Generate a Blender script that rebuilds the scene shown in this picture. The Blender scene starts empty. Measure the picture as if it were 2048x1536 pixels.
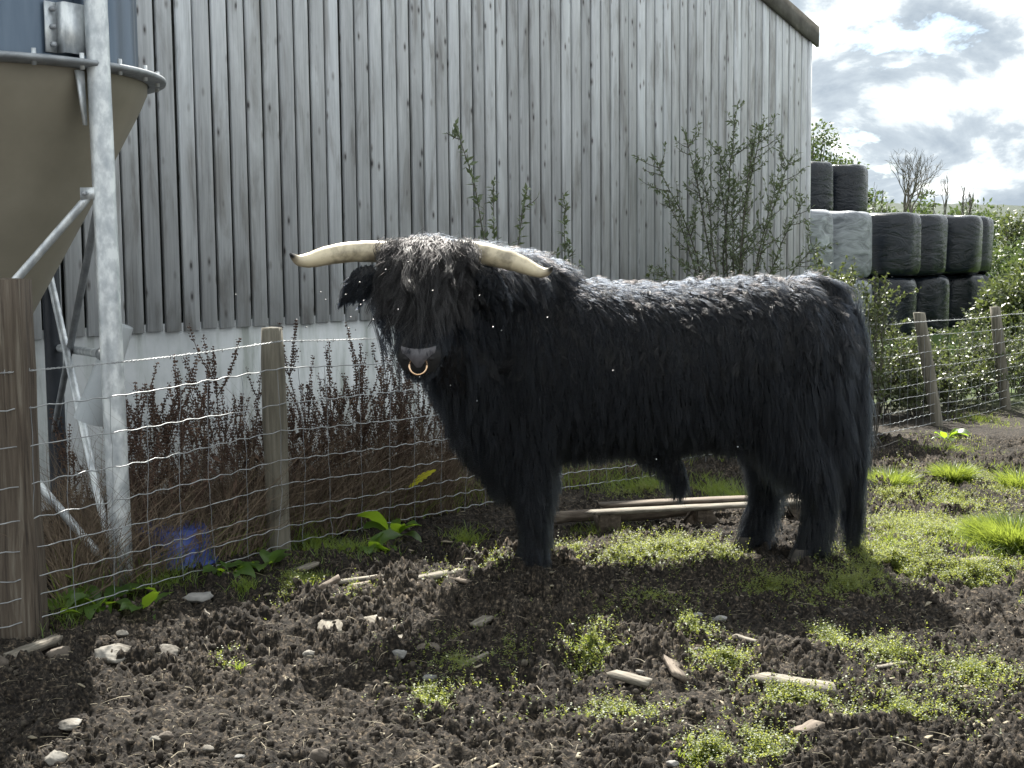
import bpy, math, random
import numpy as np
from mathutils import Vector, Matrix, kdtree

R = math.radians
rng = np.random.default_rng(7)
random.seed(7)
SC = bpy.context.scene
COL = SC.collection

# ------------------------------------------------------------------ camera
F, CX, CY, EYE = 2700.0, 1024.0, 768.0, 1.6          # focal length in photo pixels, image centre, eye height
PITCH, ROLL = R(5.5), 0.009
_f = np.array([0, math.cos(PITCH), -math.sin(PITCH)])
_r0 = np.array([1.0, 0, 0]); _u0 = np.array([0, math.sin(PITCH), math.cos(PITCH)])
_r = _r0 * math.cos(ROLL) - _u0 * math.sin(ROLL)
_u = _r0 * math.sin(ROLL) + _u0 * math.cos(ROLL)
CAM = np.array([0, 0, EYE])
cam_data = bpy.data.cameras.new('camera')
cam_data.sensor_width = 36.0
cam_data.lens = F / 2048 * 36.0
cam_data.clip_start = 0.05
cam_data.clip_end = 5000
cam = bpy.data.objects.new('camera', cam_data)
COL.objects.link(cam)
cam.matrix_world = Matrix(((_r[0], _u[0], -_f[0], CAM[0]), (_r[1], _u[1], -_f[1], CAM[1]), (_r[2], _u[2], -_f[2], CAM[2]), (0, 0, 0, 1)))
SC.camera = cam

# ------------------------------------------------------------------ sky, sun, exposure
SUN_EL, SUN_AZ = R(48), R(-6)                         # sun stands behind the barn, a little to the left of the view
sun_vec = Vector((math.sin(SUN_AZ) * math.cos(SUN_EL), math.cos(SUN_AZ) * math.cos(SUN_EL), math.sin(SUN_EL)))
world = bpy.data.worlds.new('World'); SC.world = world
world.use_nodes = True
nt = world.node_tree; nt.nodes.clear()


def N(tree, kind, **kw):
    n = tree.nodes.new(kind)
    for k, v in kw.items():
        if k.startswith('i_'):
            key = k[2:]
            key = int(key) if key.isdigit() else key.replace('_', ' ')
            n.inputs[key].default_value = v
        else:
            setattr(n, k, v)
    return n


def ramp(tree, stops, interp='LINEAR'):
    n = tree.nodes.new('ShaderNodeValToRGB')
    cr = n.color_ramp; cr.interpolation = interp
    while len(cr.elements) > 1:
        cr.elements.remove(cr.elements[-1])
    for i, (p, c) in enumerate(stops):
        e = cr.elements[0] if i == 0 else cr.elements.new(p)
        e.position = p
        e.color = (*c, 1) if len(c) == 3 else c
    return n


L = nt.links.new
sky = N(nt, 'ShaderNodeTexSky', sky_type='NISHITA', sun_disc=False, sun_elevation=SUN_EL, sun_rotation=SUN_AZ, air_density=1.0, dust_density=0.6)
tc = N(nt, 'ShaderNodeTexCoord')
mp = N(nt, 'ShaderNodeMapping'); mp.inputs['Scale'].default_value = (1, 1, 1.9); mp.inputs['Location'].default_value = (7.528, 4.287, 5.752)
L(tc.outputs['Generated'], mp.inputs['Vector'])
n1 = N(nt, 'ShaderNodeTexNoise', i_Scale=8.0, i_Detail=10.0, i_Roughness=0.60, i_Distortion=0.25)
n2 = N(nt, 'ShaderNodeTexNoise', i_Scale=10.0, i_Detail=9.0, i_Roughness=0.58, i_Distortion=0.3)
mp2 = N(nt, 'ShaderNodeMapping'); mp2.inputs['Scale'].default_value = (1, 1, 1.9); mp2.inputs['Location'].default_value = (1.356, 5.714, 7.812)
L(tc.outputs['Generated'], mp2.inputs['Vector'])
L(mp.outputs['Vector'], n1.inputs['Vector']); L(mp2.outputs['Vector'], n2.inputs['Vector'])
cover = ramp(nt, [(0.33, (0, 0, 0)), (0.43, (1, 1, 1))])
L(n1.outputs['Fac'], cover.inputs['Fac'])
# cloud radiance in the Sky Texture's own units (the Background strength scales both): grey bellies, sunlit rims
shade = ramp(nt, [(0.36, (1.55, 1.82, 2.10)), (0.45, (2.1, 2.38, 2.62)), (0.51, (3.5, 3.75, 3.85)), (0.57, (8.0, 8.2, 8.0)), (0.66, (12.0, 12.0, 11.6))])
L(n2.outputs['Fac'], shade.inputs['Fac'])
mx = N(nt, 'ShaderNodeMixRGB')
L(cover.outputs['Color'], mx.inputs['Fac']); L(sky.outputs['Color'], mx.inputs['Color1']); L(shade.outputs['Color'], mx.inputs['Color2'])
bg = N(nt, 'ShaderNodeBackground'); bg.inputs['Strength'].default_value = 0.10
L(mx.outputs['Color'], bg.inputs['Color'])
wo = N(nt, 'ShaderNodeOutputWorld'); L(bg.outputs['Background'], wo.inputs['Surface'])

sun_data = bpy.data.lights.new('sun', 'SUN')
sun_data.energy = 5.0; sun_data.angle = R(0.53); sun_data.color = (1.0, 0.955, 0.87)
sun = bpy.data.objects.new('sun', sun_data); COL.objects.link(sun)
sun.rotation_euler = sun_vec.to_track_quat('Z', 'Y').to_euler()
sun.location = (0, 0, 30)
SC.view_settings.view_transform = 'Standard'
SC.view_settings.look = 'None'
SC.view_settings.gamma = 1.0
SC.view_settings.use_curve_mapping = False
SC.view_settings.exposure = 1.68
SC.cycles.use_denoising = True
SC.cycles.max_bounces = 6
SC.cycles.transparent_max_bounces = 8
SC.cycles_curves.shape = 'RIBBONS'
SC.cycles_curves.subdivisions = 1


# ------------------------------------------------------------------ pixel helpers (photo pixels -> points of the place)
def P(px, py, Y):
    d = _f + _r * ((px - CX) / F) + _u * ((CY - py) / F)
    return CAM + d * (Y / d[1])


# ------------------------------------------------------------------ noise
def _hash(ix, iy, seed):
    h = (ix.astype(np.int64) * 374761393 + iy.astype(np.int64) * 668265263 + seed * 982451653) & 0x7FFFFFFF
    h = ((h ^ (h >> 13)) * 1274126177) & 0x7FFFFFFF
    h = h ^ (h >> 16)
    return (h & 0xFFFF) / 65535.0


def vnoise(x, y, seed=0):
    x = np.asarray(x, float); y = np.asarray(y, float)
    ix = np.floor(x); iy = np.floor(y)
    fx = x - ix; fy = y - iy
    fx = fx * fx * fx * (fx * (fx * 6 - 15) + 10); fy = fy * fy * fy * (fy * (fy * 6 - 15) + 10)
    a = _hash(ix, iy, seed); b = _hash(ix + 1, iy, seed); c = _hash(ix, iy + 1, seed); d = _hash(ix + 1, iy + 1, seed)
    return (a * (1 - fx) + b * fx) * (1 - fy) + (c * (1 - fx) + d * fx) * fy * 1.0


def fbm(x, y, seed=0, octv=4, gain=0.5):
    s = 0; a = 1; t = 0
    for o in range(octv):
        s = s + a * (vnoise(x, y, seed + o * 17) - 0.5); t += a
        c, sn = 0.8, 0.6
        x, y = (x * c - y * sn) * 2.03 + 5.2, (x * sn + y * c) * 2.03 + 1.7
        a *= gain
    return s / t * 2


def worley(x, y, seed=0):
    ix = np.floor(x); iy = np.floor(y)
    best = np.full(np.shape(x), 9.0)
    for dx in (-1, 0, 1):
        for dy in (-1, 0, 1):
            cx = ix + dx; cy = iy + dy
            qx = cx + _hash(cx, cy, seed); qy = cy + _hash(cx, cy, seed + 5)
            best = np.minimum(best, (x - qx) ** 2 + (y - qy) ** 2)
    return np.sqrt(best)


def sstep(a, b, x):
    t = np.clip((np.asarray(x, float) - a) / (b - a), 0, 1)
    return t * t * (3 - 2 * t)


def base(x, y):
    x = np.asarray(x, float); y = np.asarray(y, float)
    z = -0.30 * sstep(7.2, 15.5, y) + 0.30 * sstep(18, 30, y)
    z = z + 0.05 * fbm(x * 0.55, y * 0.55, 3, 2) * sstep(2, 5, y)
    return z


def bz(x, y):
    return float(base(x, y))


def G(px, py):
    """where a photo pixel meets the ground"""
    d = _f + _r * ((px - CX) / F) + _u * ((CY - py) / F)
    t = -EYE / d[2]
    for _ in range(12):
        p = CAM + d * t
        t = (bz(p[0], p[1]) - EYE) / d[2]
    p = CAM + d * t
    return np.array([p[0], p[1], bz(p[0], p[1])])


# ------------------------------------------------------------------ mesh helpers
def mesh_np(name, V, faces):
    """faces: list of (n,k) int arrays"""
    V = np.ascontiguousarray(V, dtype=np.float32)
    me = bpy.data.meshes.new(name)
    me.vertices.add(len(V)); me.vertices.foreach_set('co', V.ravel())
    fl = [np.asarray(f, dtype=np.int32) for f in faces if len(f)]
    loops = np.concatenate([f.ravel() for f in fl])
    tot = np.concatenate([np.full(len(f), f.shape[1], np.int32) for f in fl])
    start = np.concatenate([[0], np.cumsum(tot)[:-1]]).astype(np.int32)
    me.loops.add(len(loops)); me.loops.foreach_set('vertex_index', loops)
    me.polygons.add(len(tot)); me.polygons.foreach_set('loop_start', start); me.polygons.foreach_set('loop_total', tot)
    me.update(calc_edges=True)
    return me


class MB:
    """collects vertices and faces for one mesh"""
    def __init__(s):
        s.v = []; s.f = {}; s.n = 0

    def add(s, V, F):
        V = np.asarray(V, float)
        F = np.asarray(F, int)
        s.v.append(V)
        s.f.setdefault(F.shape[1], []).append(F + s.n)
        s.n += len(V)

    def box(s, c, size, M=None):
        sx, sy, sz = np.asarray(size) / 2
        V = np.array([[-sx, -sy, -sz], [sx, -sy, -sz], [sx, sy, -sz], [-sx, sy, -sz], [-sx, -sy, sz], [sx, -sy, sz], [sx, sy, sz], [-sx, sy, sz]])
        if M is not None:
            V = V @ np.asarray(M).T
        s.add(V + np.asarray(c), [[0, 3, 2, 1], [4, 5, 6, 7], [0, 1, 5, 4], [1, 2, 6, 5], [2, 3, 7, 6], [3, 0, 4, 7]])

    def tube(s, pts, rad, n=8, cap=True):
        pts = np.asarray(pts, float); m = len(pts)
        rad = np.broadcast_to(np.asarray(rad, float), (m,))
        T = np.gradient(pts, axis=0); T /= np.linalg.norm(T, axis=1)[:, None] + 1e-12
        ref = np.array([0, 0, 1.0]) if abs(T[0][2]) < 0.9 else np.array([1.0, 0, 0])
        a = np.arange(n) / n * 2 * math.pi
        V = []
        u = np.cross(T[0], ref); u /= np.linalg.norm(u)
        for i in range(m):
            u = u - T[i] * np.dot(u, T[i]); u /= np.linalg.norm(u) + 1e-12
            w = np.cross(T[i], u)
            V.append(pts[i] + rad[i] * (np.cos(a)[:, None] * u + np.sin(a)[:, None] * w))
        V = np.concatenate(V)
        i, j = np.meshgrid(np.arange(m - 1), np.arange(n), indexing='ij')
        i = i.ravel(); j = j.ravel(); j2 = (j + 1) % n
        Fq = np.stack([i * n + j, i * n + j2, (i + 1) * n + j2, (i + 1) * n + j], 1)
        k = s.n
        s.add(V, Fq)
        if cap:
            c0 = pts[0][None]; c1 = pts[-1][None]
            jj = np.arange(n)
            s.v.append(c0); s.v.append(c1)
            s.f.setdefault(3, []).append(np.stack([np.full(n, s.n), k + (jj + 1) % n, k + jj], 1))
            e = k + (m - 1) * n
            s.f.setdefault(3, []).append(np.stack([np.full(n, s.n + 1), e + jj, e + (jj + 1) % n], 1))
            s.n += 2

    def inst(s, V0, F0, M, T):
        """N copies of a template: M (N,3,3), T (N,3)"""
        V0 = np.asarray(V0, float); F0 = np.asarray(F0, int)
        n = len(T)
        if n == 0:
            return
        V = np.einsum('nij,kj->nki', M, V0) + T[:, None, :]
        Fa = (F0[None] + (np.arange(n) * len(V0))[:, None, None]).reshape(-1, F0.shape[1])
        s.add(V.reshape(-1, 3), Fa)

    def build(s, name, mat, parent=None, smooth=False, origin=None):
        V = np.concatenate(s.v)
        off = np.zeros(3)
        if parent is not None:
            p = parent
            while p is not None:
                off += np.array(p.location); p = p.parent
        if origin is not None:
            origin = np.asarray(origin, float)
            V = V - origin
        else:
            V = V - off
        me = mesh_np(name, V, [np.concatenate(f) for f in s.f.values()])
        if smooth:
            me.polygons.foreach_set('use_smooth', np.ones(len(me.polygons), bool))
        me.materials.append(mat)
        o = bpy.data.objects.new(name, me); COL.objects.link(o)
        if origin is not None:
            o.location = origin - off
        if parent is not None:
            o.parent = parent
        return o


def tag(o, label=None, cat=None, group=None, kind=None):
    if label: o['label'] = label
    if cat: o['category'] = cat
    if group: o['group'] = group
    if kind: o['kind'] = kind
    return o


def empty(name, loc, label=None, cat=None, group=None):
    o = bpy.data.objects.new(name, None); COL.objects.link(o)
    o.location = [float(c) for c in loc]; o.empty_display_size = 0.2
    return tag(o, label, cat, group)


def rotm(ax, ang):
    return np.array(Matrix.Rotation(ang, 3, ax))


def rand_rot(n, tilt=None):
    """n random rotation matrices; tilt limits the lean of local z away from world z"""
    if tilt is None:
        q = rng.normal(size=(n, 4)); q /= np.linalg.norm(q, axis=1)[:, None]
        w, x, y, z = q.T
        return np.stack([1 - 2 * (y * y + z * z), 2 * (x * y - z * w), 2 * (x * z + y * w), 2 * (x * y + z * w), 1 - 2 * (x * x + z * z), 2 * (y * z - x * w), 2 * (x * z - y * w), 2 * (y * z + x * w), 1 - 2 * (x * x + y * y)], 1).reshape(n, 3, 3)
    a = rng.uniform(0, 2 * math.pi, n); t = rng.normal(0, tilt, n); b = rng.uniform(0, 2 * math.pi, n)
    def Rz(a):
        o = np.zeros((n, 3, 3)); o[:, 0, 0] = np.cos(a); o[:, 0, 1] = -np.sin(a); o[:, 1, 0] = np.sin(a); o[:, 1, 1] = np.cos(a); o[:, 2, 2] = 1; return o
    Rx = np.zeros((n, 3, 3)); Rx[:, 0, 0] = 1; Rx[:, 1, 1] = np.cos(t); Rx[:, 1, 2] = -np.sin(t); Rx[:, 2, 1] = np.sin(t); Rx[:, 2, 2] = np.cos(t)
    return Rz(a) @ Rx @ Rz(b)


def frame_from(z, roll=None):
    """(n,3) directions -> rotation matrices whose local y is that direction"""
    z = z / (np.linalg.norm(z, axis=1)[:, None] + 1e-9)
    n = len(z)
    r = rng.normal(size=(n, 3)) if roll is None else roll
    x = np.cross(z, r); x /= np.linalg.norm(x, axis=1)[:, None] + 1e-9
    w = np.cross(x, z)
    return np.stack([x, z, w], 2)


# ------------------------------------------------------------------ materials
def new_mat(name):
    m = bpy.data.materials.new(name); m.use_nodes = True
    t = m.node_tree; t.nodes.clear()
    out = t.nodes.new('ShaderNodeOutputMaterial')
    return m, t, out


def principled(t, out, rough=0.7, metal=0.0, spec=0.4):
    b = t.nodes.new('ShaderNodeBsdfPrincipled')
    b.inputs['Roughness'].default_value = rough
    b.inputs['Metallic'].default_value = metal
    b.inputs['Specular IOR Level'].default_value = spec
    t.links.new(b.outputs[0], out.inputs['Surface'])
    return b


def bump(t, b, height, strength=0.4, dist=0.01):
    n = t.nodes.new('ShaderNodeBump'); n.inputs['Strength'].default_value = strength; n.inputs['Distance'].default_value = dist
    t.links.new(height, n.inputs['Height']); t.links.new(n.outputs[0], b.inputs['Normal'])


def noisy(name, stops, scale=8.0, detail=6.0, rough=0.8, metal=0.0, spec=0.35, stretch=(1, 1, 1), bmp=0.3, bdist=0.01, rz=0.0, coord='Object', perobj=0.0, rough_var=None, distortion=0.0):
    m, t, out = new_mat(name)
    b = principled(t, out, rough, metal, spec)
    c = N(t, 'ShaderNodeTexCoord'); mpn = N(t, 'ShaderNodeMapping')
    mpn.inputs['Scale'].default_value = stretch; mpn.inputs['Rotation'].default_value = (0, 0, rz)
    t.links.new(c.outputs[coord], mpn.inputs['Vector'])
    vec = mpn.outputs['Vector']
    if perobj:
        oi = N(t, 'ShaderNodeObjectInfo'); ad = N(t, 'ShaderNodeVectorMath', operation='ADD')
        sc = N(t, 'ShaderNodeVectorMath', operation='SCALE'); sc.inputs['Scale'].default_value = perobj
        cmb = N(t, 'ShaderNodeCombineXYZ')
        for k in range(3):
            t.links.new(oi.outputs['Random'], cmb.inputs[k])
        t.links.new(cmb.outputs[0], sc.inputs[0]); t.links.new(vec, ad.inputs[0]); t.links.new(sc.outputs[0], ad.inputs[1]); vec = ad.outputs[0]
    nz = N(t, 'ShaderNodeTexNoise', i_Scale=scale, i_Detail=detail, i_Roughness=0.6, i_Distortion=distortion)
    t.links.new(vec, nz.inputs['Vector'])
    cr = ramp(t, stops); t.links.new(nz.outputs['Fac'], cr.inputs['Fac'])
    t.links.new(cr.outputs['Color'], b.inputs['Base Color'])
    if rough_var:
        rr = N(t, 'ShaderNodeMapRange'); rr.inputs['To Min'].default_value = rough_var[0]; rr.inputs['To Max'].default_value = rough_var[1]
        t.links.new(nz.outputs['Fac'], rr.inputs['Value']); t.links.new(rr.outputs[0], b.inputs['Roughness'])
    if bmp:
        bump(t, b, nz.outputs['Fac'], bmp, bdist)
    return m


def leaf_mat(name, c1, c2, trans=(0.25, 0.4, 0.04), tw=0.4, rough=0.45, scale=3.0):
    """leaf: diffuse and glossy on top, light shining through from behind"""
    m, t, out = new_mat(name)
    b = t.nodes.new('ShaderNodeBsdfPrincipled'); b.inputs['Roughness'].default_value = rough; b.inputs['Specular IOR Level'].default_value = 0.5
    c = N(t, 'ShaderNodeTexCoord'); nz = N(t, 'ShaderNodeTexNoise', i_Scale=scale * 6, i_Detail=3.0)
    t.links.new(c.outputs['Object'], nz.inputs['Vector'])
    cr = ramp(t, [(0.3, c1), (0.7, c2)]); t.links.new(nz.outputs['Fac'], cr.inputs['Fac'])
    t.links.new(cr.outputs['Color'], b.inputs['Base Color'])
    tr = t.nodes.new('ShaderNodeBsdfTranslucent'); tr.inputs['Color'].default_value = (*trans, 1)
    mxs = t.nodes.new('ShaderNodeMixShader'); mxs.inputs[0].default_value = tw
    t.links.new(b.outputs[0], mxs.inputs[1]); t.links.new(tr.outputs[0], mxs.inputs[2]); t.links.new(mxs.outputs[0], out.inputs['Surface'])
    return m


M = {}
WALL_ANG = math.atan2(0.763, 0.646)                   # direction of the barn wall in plan


def board_mat():
    m, t, out = new_mat('weathered_board')
    b = principled(t, out, 0.85, 0, 0.25)
    lk = t.links.new
    c = N(t, 'ShaderNodeTexCoord'); oi = N(t, 'ShaderNodeObjectInfo')
    rot = N(t, 'ShaderNodeMapping'); rot.inputs['Rotation'].default_value = (0, 0, -WALL_ANG)
    lk(c.outputs['Object'], rot.inputs['Vector'])
    cmb = N(t, 'ShaderNodeCombineXYZ')
    mul = N(t, 'ShaderNodeMath', operation='MULTIPLY'); mul.inputs[1].default_value = 57.0
    lk(oi.outputs['Random'], mul.inputs[0])
    for k in range(3): lk(mul.outputs[0], cmb.inputs[k])
    ad = N(t, 'ShaderNodeVectorMath', operation='ADD'); lk(rot.outputs[0], ad.inputs[0]); lk(cmb.outputs[0], ad.inputs[1])
    # long grain
    g = N(t, 'ShaderNodeMapping'); g.inputs['Scale'].default_value = (60, 60, 1.6); lk(ad.outputs[0], g.inputs['Vector'])
    gn = N(t, 'ShaderNodeTexNoise', i_Scale=1.0, i_Detail=6.0, i_Roughness=0.65, i_Distortion=0.7); lk(g.outputs[0], gn.inputs['Vector'])
    # broad weather stains
    w = N(t, 'ShaderNodeMapping'); w.inputs['Scale'].default_value = (7, 7, 1.3); lk(ad.outputs[0], w.inputs['Vector'])
    wn = N(t, 'ShaderNodeTexNoise', i_Scale=1.0, i_Detail=5.0, i_Roughness=0.6, i_Distortion=0.4); lk(w.outputs[0], wn.inputs['Vector'])
    gr = ramp(t, [(0.25, (0.45, 0.47, 0.495)), (0.5, (0.60, 0.625, 0.65)), (0.75, (0.70, 0.725, 0.75))]); lk(gn.outputs['Fac'], gr.inputs['Fac'])
    wr = ramp(t, [(0.33, (0.58, 0.56, 0.54)), (0.47, (0.9, 0.9, 0.9)), (0.6, (1.02, 1.02, 1.02)), (0.72, (1.16, 1.17, 1.18))]); lk(wn.outputs['Fac'], wr.inputs['Fac'])
    m1 = N(t, 'ShaderNodeMixRGB', blend_type='MULTIPLY'); m1.inputs[0].default_value = 1; lk(gr.outputs[0], m1.inputs[1]); lk(wr.outputs[0], m1.inputs[2])
    # every board its own tone
    orp = ramp(t, [(0.0, (0.80, 0.80, 0.80)), (0.5, (0.97, 0.97, 0.96)), (1.0, (1.12, 1.13, 1.14))]); lk(oi.outputs['Random'], orp.inputs['Fac'])
    m2 = N(t, 'ShaderNodeMixRGB', blend_type='MULTIPLY'); m2.inputs[0].default_value = 1; lk(m1.outputs[0], m2.inputs[1]); lk(orp.outputs[0], m2.inputs[2])
    # knots
    kmp = N(t, 'ShaderNodeMapping'); kmp.inputs['Scale'].default_value = (13, 13, 5.5); lk(ad.outputs[0], kmp.inputs['Vector'])
    kn = N(t, 'ShaderNodeTexVoronoi', i_Scale=1.0, i_Randomness=1.0); lk(kmp.outputs[0], kn.inputs['Vector'])
    kr = ramp(t, [(0.07, (0.2, 0.19, 0.19)), (0.13, (0.62, 0.60, 0.59)), (0.26, (1, 1, 1))]); lk(kn.outputs['Distance'], kr.inputs['Fac'])
    m3 = N(t, 'ShaderNodeMixRGB', blend_type='MULTIPLY'); ksep = N(t, 'ShaderNodeSeparateColor'); lk(kn.outputs['Color'], ksep.inputs[0]); kg = N(t, 'ShaderNodeMath', operation='GREATER_THAN'); kg.inputs[1].default_value = 0.5; lk(ksep.outputs[0], kg.inputs[0]); lk(kg.outputs[0], m3.inputs[0]); lk(m2.outputs[0], m3.inputs[1]); lk(kr.outputs[0], m3.inputs[2])
    lk(m3.outputs[0], b.inputs['Base Color'])
    bump(t, b, gn.outputs['Fac'], 0.5, 0.004)
    return m


M['board'] = board_mat()
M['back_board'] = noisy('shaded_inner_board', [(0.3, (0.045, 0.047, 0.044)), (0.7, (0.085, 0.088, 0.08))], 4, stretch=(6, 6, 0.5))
M['render'] = noisy('white_render', [(0.28, (0.36, 0.38, 0.39)), (0.5, (0.47, 0.49, 0.50)), (0.72, (0.53, 0.55, 0.56))], 2.2, 9, rough=0.9, bmp=0.35, bdist=0.01)
def render_mat():
    m = noisy('white_render', [(0.28, (0.36, 0.38, 0.39)), (0.5, (0.47, 0.49, 0.50)), (0.72, (0.53, 0.55, 0.56))], 2.2, 9, rough=0.9, bmp=0.35, bdist=0.01)
    t = m.node_tree; lk = t.links.new
    b = next(n for n in t.nodes if n.type == 'BSDF_PRINCIPLED')
    src = b.inputs['Base Color'].links[0].from_socket
    c = N(t, 'ShaderNodeTexCoord'); mpn = N(t, 'ShaderNodeMapping'); mpn.inputs['Scale'].default_value = (5, 5, 0.7)
    lk(c.outputs['Object'], mpn.inputs['Vector'])
    nz = N(t, 'ShaderNodeTexNoise', i_Scale=1.3, i_Detail=7.0, i_Roughness=0.65); lk(mpn.outputs[0], nz.inputs['Vector'])
    r = ramp(t, [(0.36, (0.50, 0.52, 0.47)), (0.47, (0.86, 0.87, 0.85)), (0.56, (1, 1, 1))]); lk(nz.outputs['Fac'], r.inputs['Fac'])
    mm = N(t, 'ShaderNodeMixRGB', blend_type='MULTIPLY'); mm.inputs[0].default_value = 0.9
    lk(src, mm.inputs[1]); lk(r.outputs[0], mm.inputs[2]); lk(mm.outputs[0], b.inputs['Base Color'])
    return m


M['render'] = render_mat()
M['barge'] = noisy('dark_barge_board', [(0.3, (0.05, 0.046, 0.04)), (0.6, (0.11, 0.105, 0.095)), (0.75, (0.26, 0.25, 0.22))], 5, 8, rough=0.9)
M['roof'] = noisy('fibre_cement_roof', [(0.3, (0.16, 0.16, 0.155)), (0.7, (0.28, 0.28, 0.27))], 3)
M['galv'] = noisy('galvanised_steel', [(0.30, (0.34, 0.37, 0.40)), (0.48, (0.50, 0.53, 0.55)), (0.60, (0.68, 0.71, 0.72))], 16, 8, rough=0.45, metal=0.55, spec=0.5, bmp=0.08, bdist=0.004, rough_var=(0.34, 0.62), stretch=(1, 1, 0.6))
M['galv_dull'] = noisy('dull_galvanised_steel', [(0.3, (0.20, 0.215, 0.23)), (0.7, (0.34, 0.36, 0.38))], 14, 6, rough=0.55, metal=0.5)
M['bin_sheet'] = noisy('bin_sheet_steel', [(0.3, (0.065, 0.092, 0.13)), (0.7, (0.115, 0.15, 0.195))], 3, 6, rough=0.35, metal=0.6, spec=0.5, stretch=(3, 3, 0.3), bmp=0.05)
M['hopper'] = noisy('brown_glassfibre_hopper', [(0.25, (0.16, 0.145, 0.11)), (0.55, (0.215, 0.195, 0.15)), (0.8, (0.26, 0.24, 0.19))], 1.8, 9, rough=0.6, spec=0.4, bmp=0.05)
M['spout'] = noisy('grey_plastic', [(0.3, (0.33, 0.36, 0.38)), (0.7, (0.42, 0.45, 0.47))], 5, rough=0.5)
M['shade_and_eye_black'] = noisy('shade_eye_fly_black', [(0.3, (0.012, 0.016, 0.022)), (0.7, (0.025, 0.03, 0.04))], 9, rough=0.45)  # back leg's shade is put into this black; eyes and flies share it
M['blue'] = noisy('blue_plastic', [(0.3, (0.016, 0.035, 0.17)), (0.7, (0.03, 0.06, 0.26))], 4, rough=0.4, spec=0.5, bmp=0.05)
M['post'] = noisy('weathered_post', [(0.28, (0.075, 0.07, 0.055)), (0.5, (0.14, 0.128, 0.10)), (0.72, (0.21, 0.195, 0.16))], 3, 9, stretch=(14, 14, 0.9), bmp=0.8, bdist=0.012, perobj=9)
M['strainer'] = noisy('old_strainer_timber', [(0.3, (0.022, 0.017, 0.013)), (0.43, (0.065, 0.05, 0.038)), (0.55, (0.10, 0.08, 0.06)), (0.72, (0.175, 0.155, 0.125))], 2.2, 9, stretch=(13, 13, 0.55), bmp=1.0, bdist=0.02, distortion=1.6)
M['wire'] = noisy('galvanised_wire', [(0.3, (0.24, 0.25, 0.255)), (0.7, (0.44, 0.455, 0.46))], 12, rough=0.55, metal=0.6, bmp=0.0)
M['soil'] = None


def soil_mat():
    m, t, out = new_mat('trampled_soil')
    b = principled(t, out, 0.95, 0, 0.2)
    lk = t.links.new
    c = N(t, 'ShaderNodeTexCoord')
    n1 = N(t, 'ShaderNodeTexNoise', i_Scale=1.1, i_Detail=6.0, i_Roughness=0.6); lk(c.outputs['Object'], n1.inputs['Vector'])
    n2 = N(t, 'ShaderNodeTexNoise', i_Scale=62.0, i_Detail=5.0, i_Roughness=0.62); lk(c.outputs['Object'], n2.inputs['Vector'])
    r1 = ramp(t, [(0.35, (0.0115, 0.0095, 0.0075)), (0.52, (0.0195, 0.0163, 0.013)), (0.68, (0.037, 0.031, 0.0245))]); lk(n1.outputs['Fac'], r1.inputs['Fac'])
    r2 = ramp(t, [(0.38, (0.35, 0.34, 0.33)), (0.5, (1.0, 1.0, 1.0)), (0.58, (2.1, 2.0, 1.85)), (0.66, (5.4, 5.1, 4.6))]); lk(n2.outputs['Fac'], r2.inputs['Fac'])  # sunlit specks and dark pits of the crumbs put into the colour
    mm = N(t, 'ShaderNodeMixRGB', blend_type='MULTIPLY'); mm.inputs[0].default_value = 1; lk(r1.outputs[0], mm.inputs[1]); lk(r2.outputs[0], mm.inputs[2])
    # far pasture beyond the yard is grass
    sep = N(t, 'ShaderNodeSeparateXYZ'); lk(c.outputs['Object'], sep.inputs[0])
    mr = N(t, 'ShaderNodeMapRange'); mr.inputs['From Min'].default_value = 15.5; mr.inputs['From Max'].default_value = 19
    lk(sep.outputs['Y'], mr.inputs['Value'])
    gm = ramp(t, [(0.35, (0.045, 0.075, 0.018)), (0.65, (0.075, 0.12, 0.03))]); lk(n1.outputs['Fac'], gm.inputs['Fac'])
    m2 = N(t, 'ShaderNodeMixRGB'); lk(mr.outputs[0], m2.inputs[0]); lk(mm.outputs[0], m2.inputs[1]); lk(gm.outputs[0], m2.inputs[2])
    lk(m2.outputs[0], b.inputs['Base Color'])
    bump(t, b, n2.outputs['Fac'], 0.6, 0.012)
    return m


M['soil'] = soil_mat()
M['clod'] = noisy('soil_crumbs', [(0.3, (0.015, 0.012, 0.010)), (0.5, (0.03, 0.025, 0.02)), (0.68, (0.12, 0.105, 0.084))], 14, 6, rough=0.95, spec=0.2, bmp=0.6)
M['straw'] = noisy('dry_straw', [(0.3, (0.10, 0.085, 0.058)), (0.7, (0.30, 0.26, 0.185))], 6, rough=0.8, bmp=0)
M['stone'] = noisy('field_stone', [(0.36, (0.05, 0.043, 0.035)), (0.5, (0.15, 0.138, 0.118)), (0.72, (0.27, 0.258, 0.235))], 9, 8, rough=0.9, bmp=0.7, bdist=0.02, perobj=7)
M['grey_stone'] = noisy('grey_stone', [(0.3, (0.11, 0.11, 0.105)), (0.7, (0.26, 0.25, 0.235))], 9, 8, rough=0.9, bmp=0.7, bdist=0.02, perobj=7)
M['brown_stone'] = noisy('brown_stone', [(0.3, (0.055, 0.045, 0.036)), (0.7, (0.13, 0.11, 0.09))], 9, 8, rough=0.9, bmp=0.7, bdist=0.02, perobj=7)
M['pale_wood'] = noisy('bleached_wood', [(0.3, (0.055, 0.047, 0.037)), (0.48, (0.135, 0.12, 0.096)), (0.72, (0.26, 0.237, 0.195))], 3, 8, stretch=(3, 18, 18), rough=0.85, bmp=0.7, bdist=0.008, perobj=9)
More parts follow.
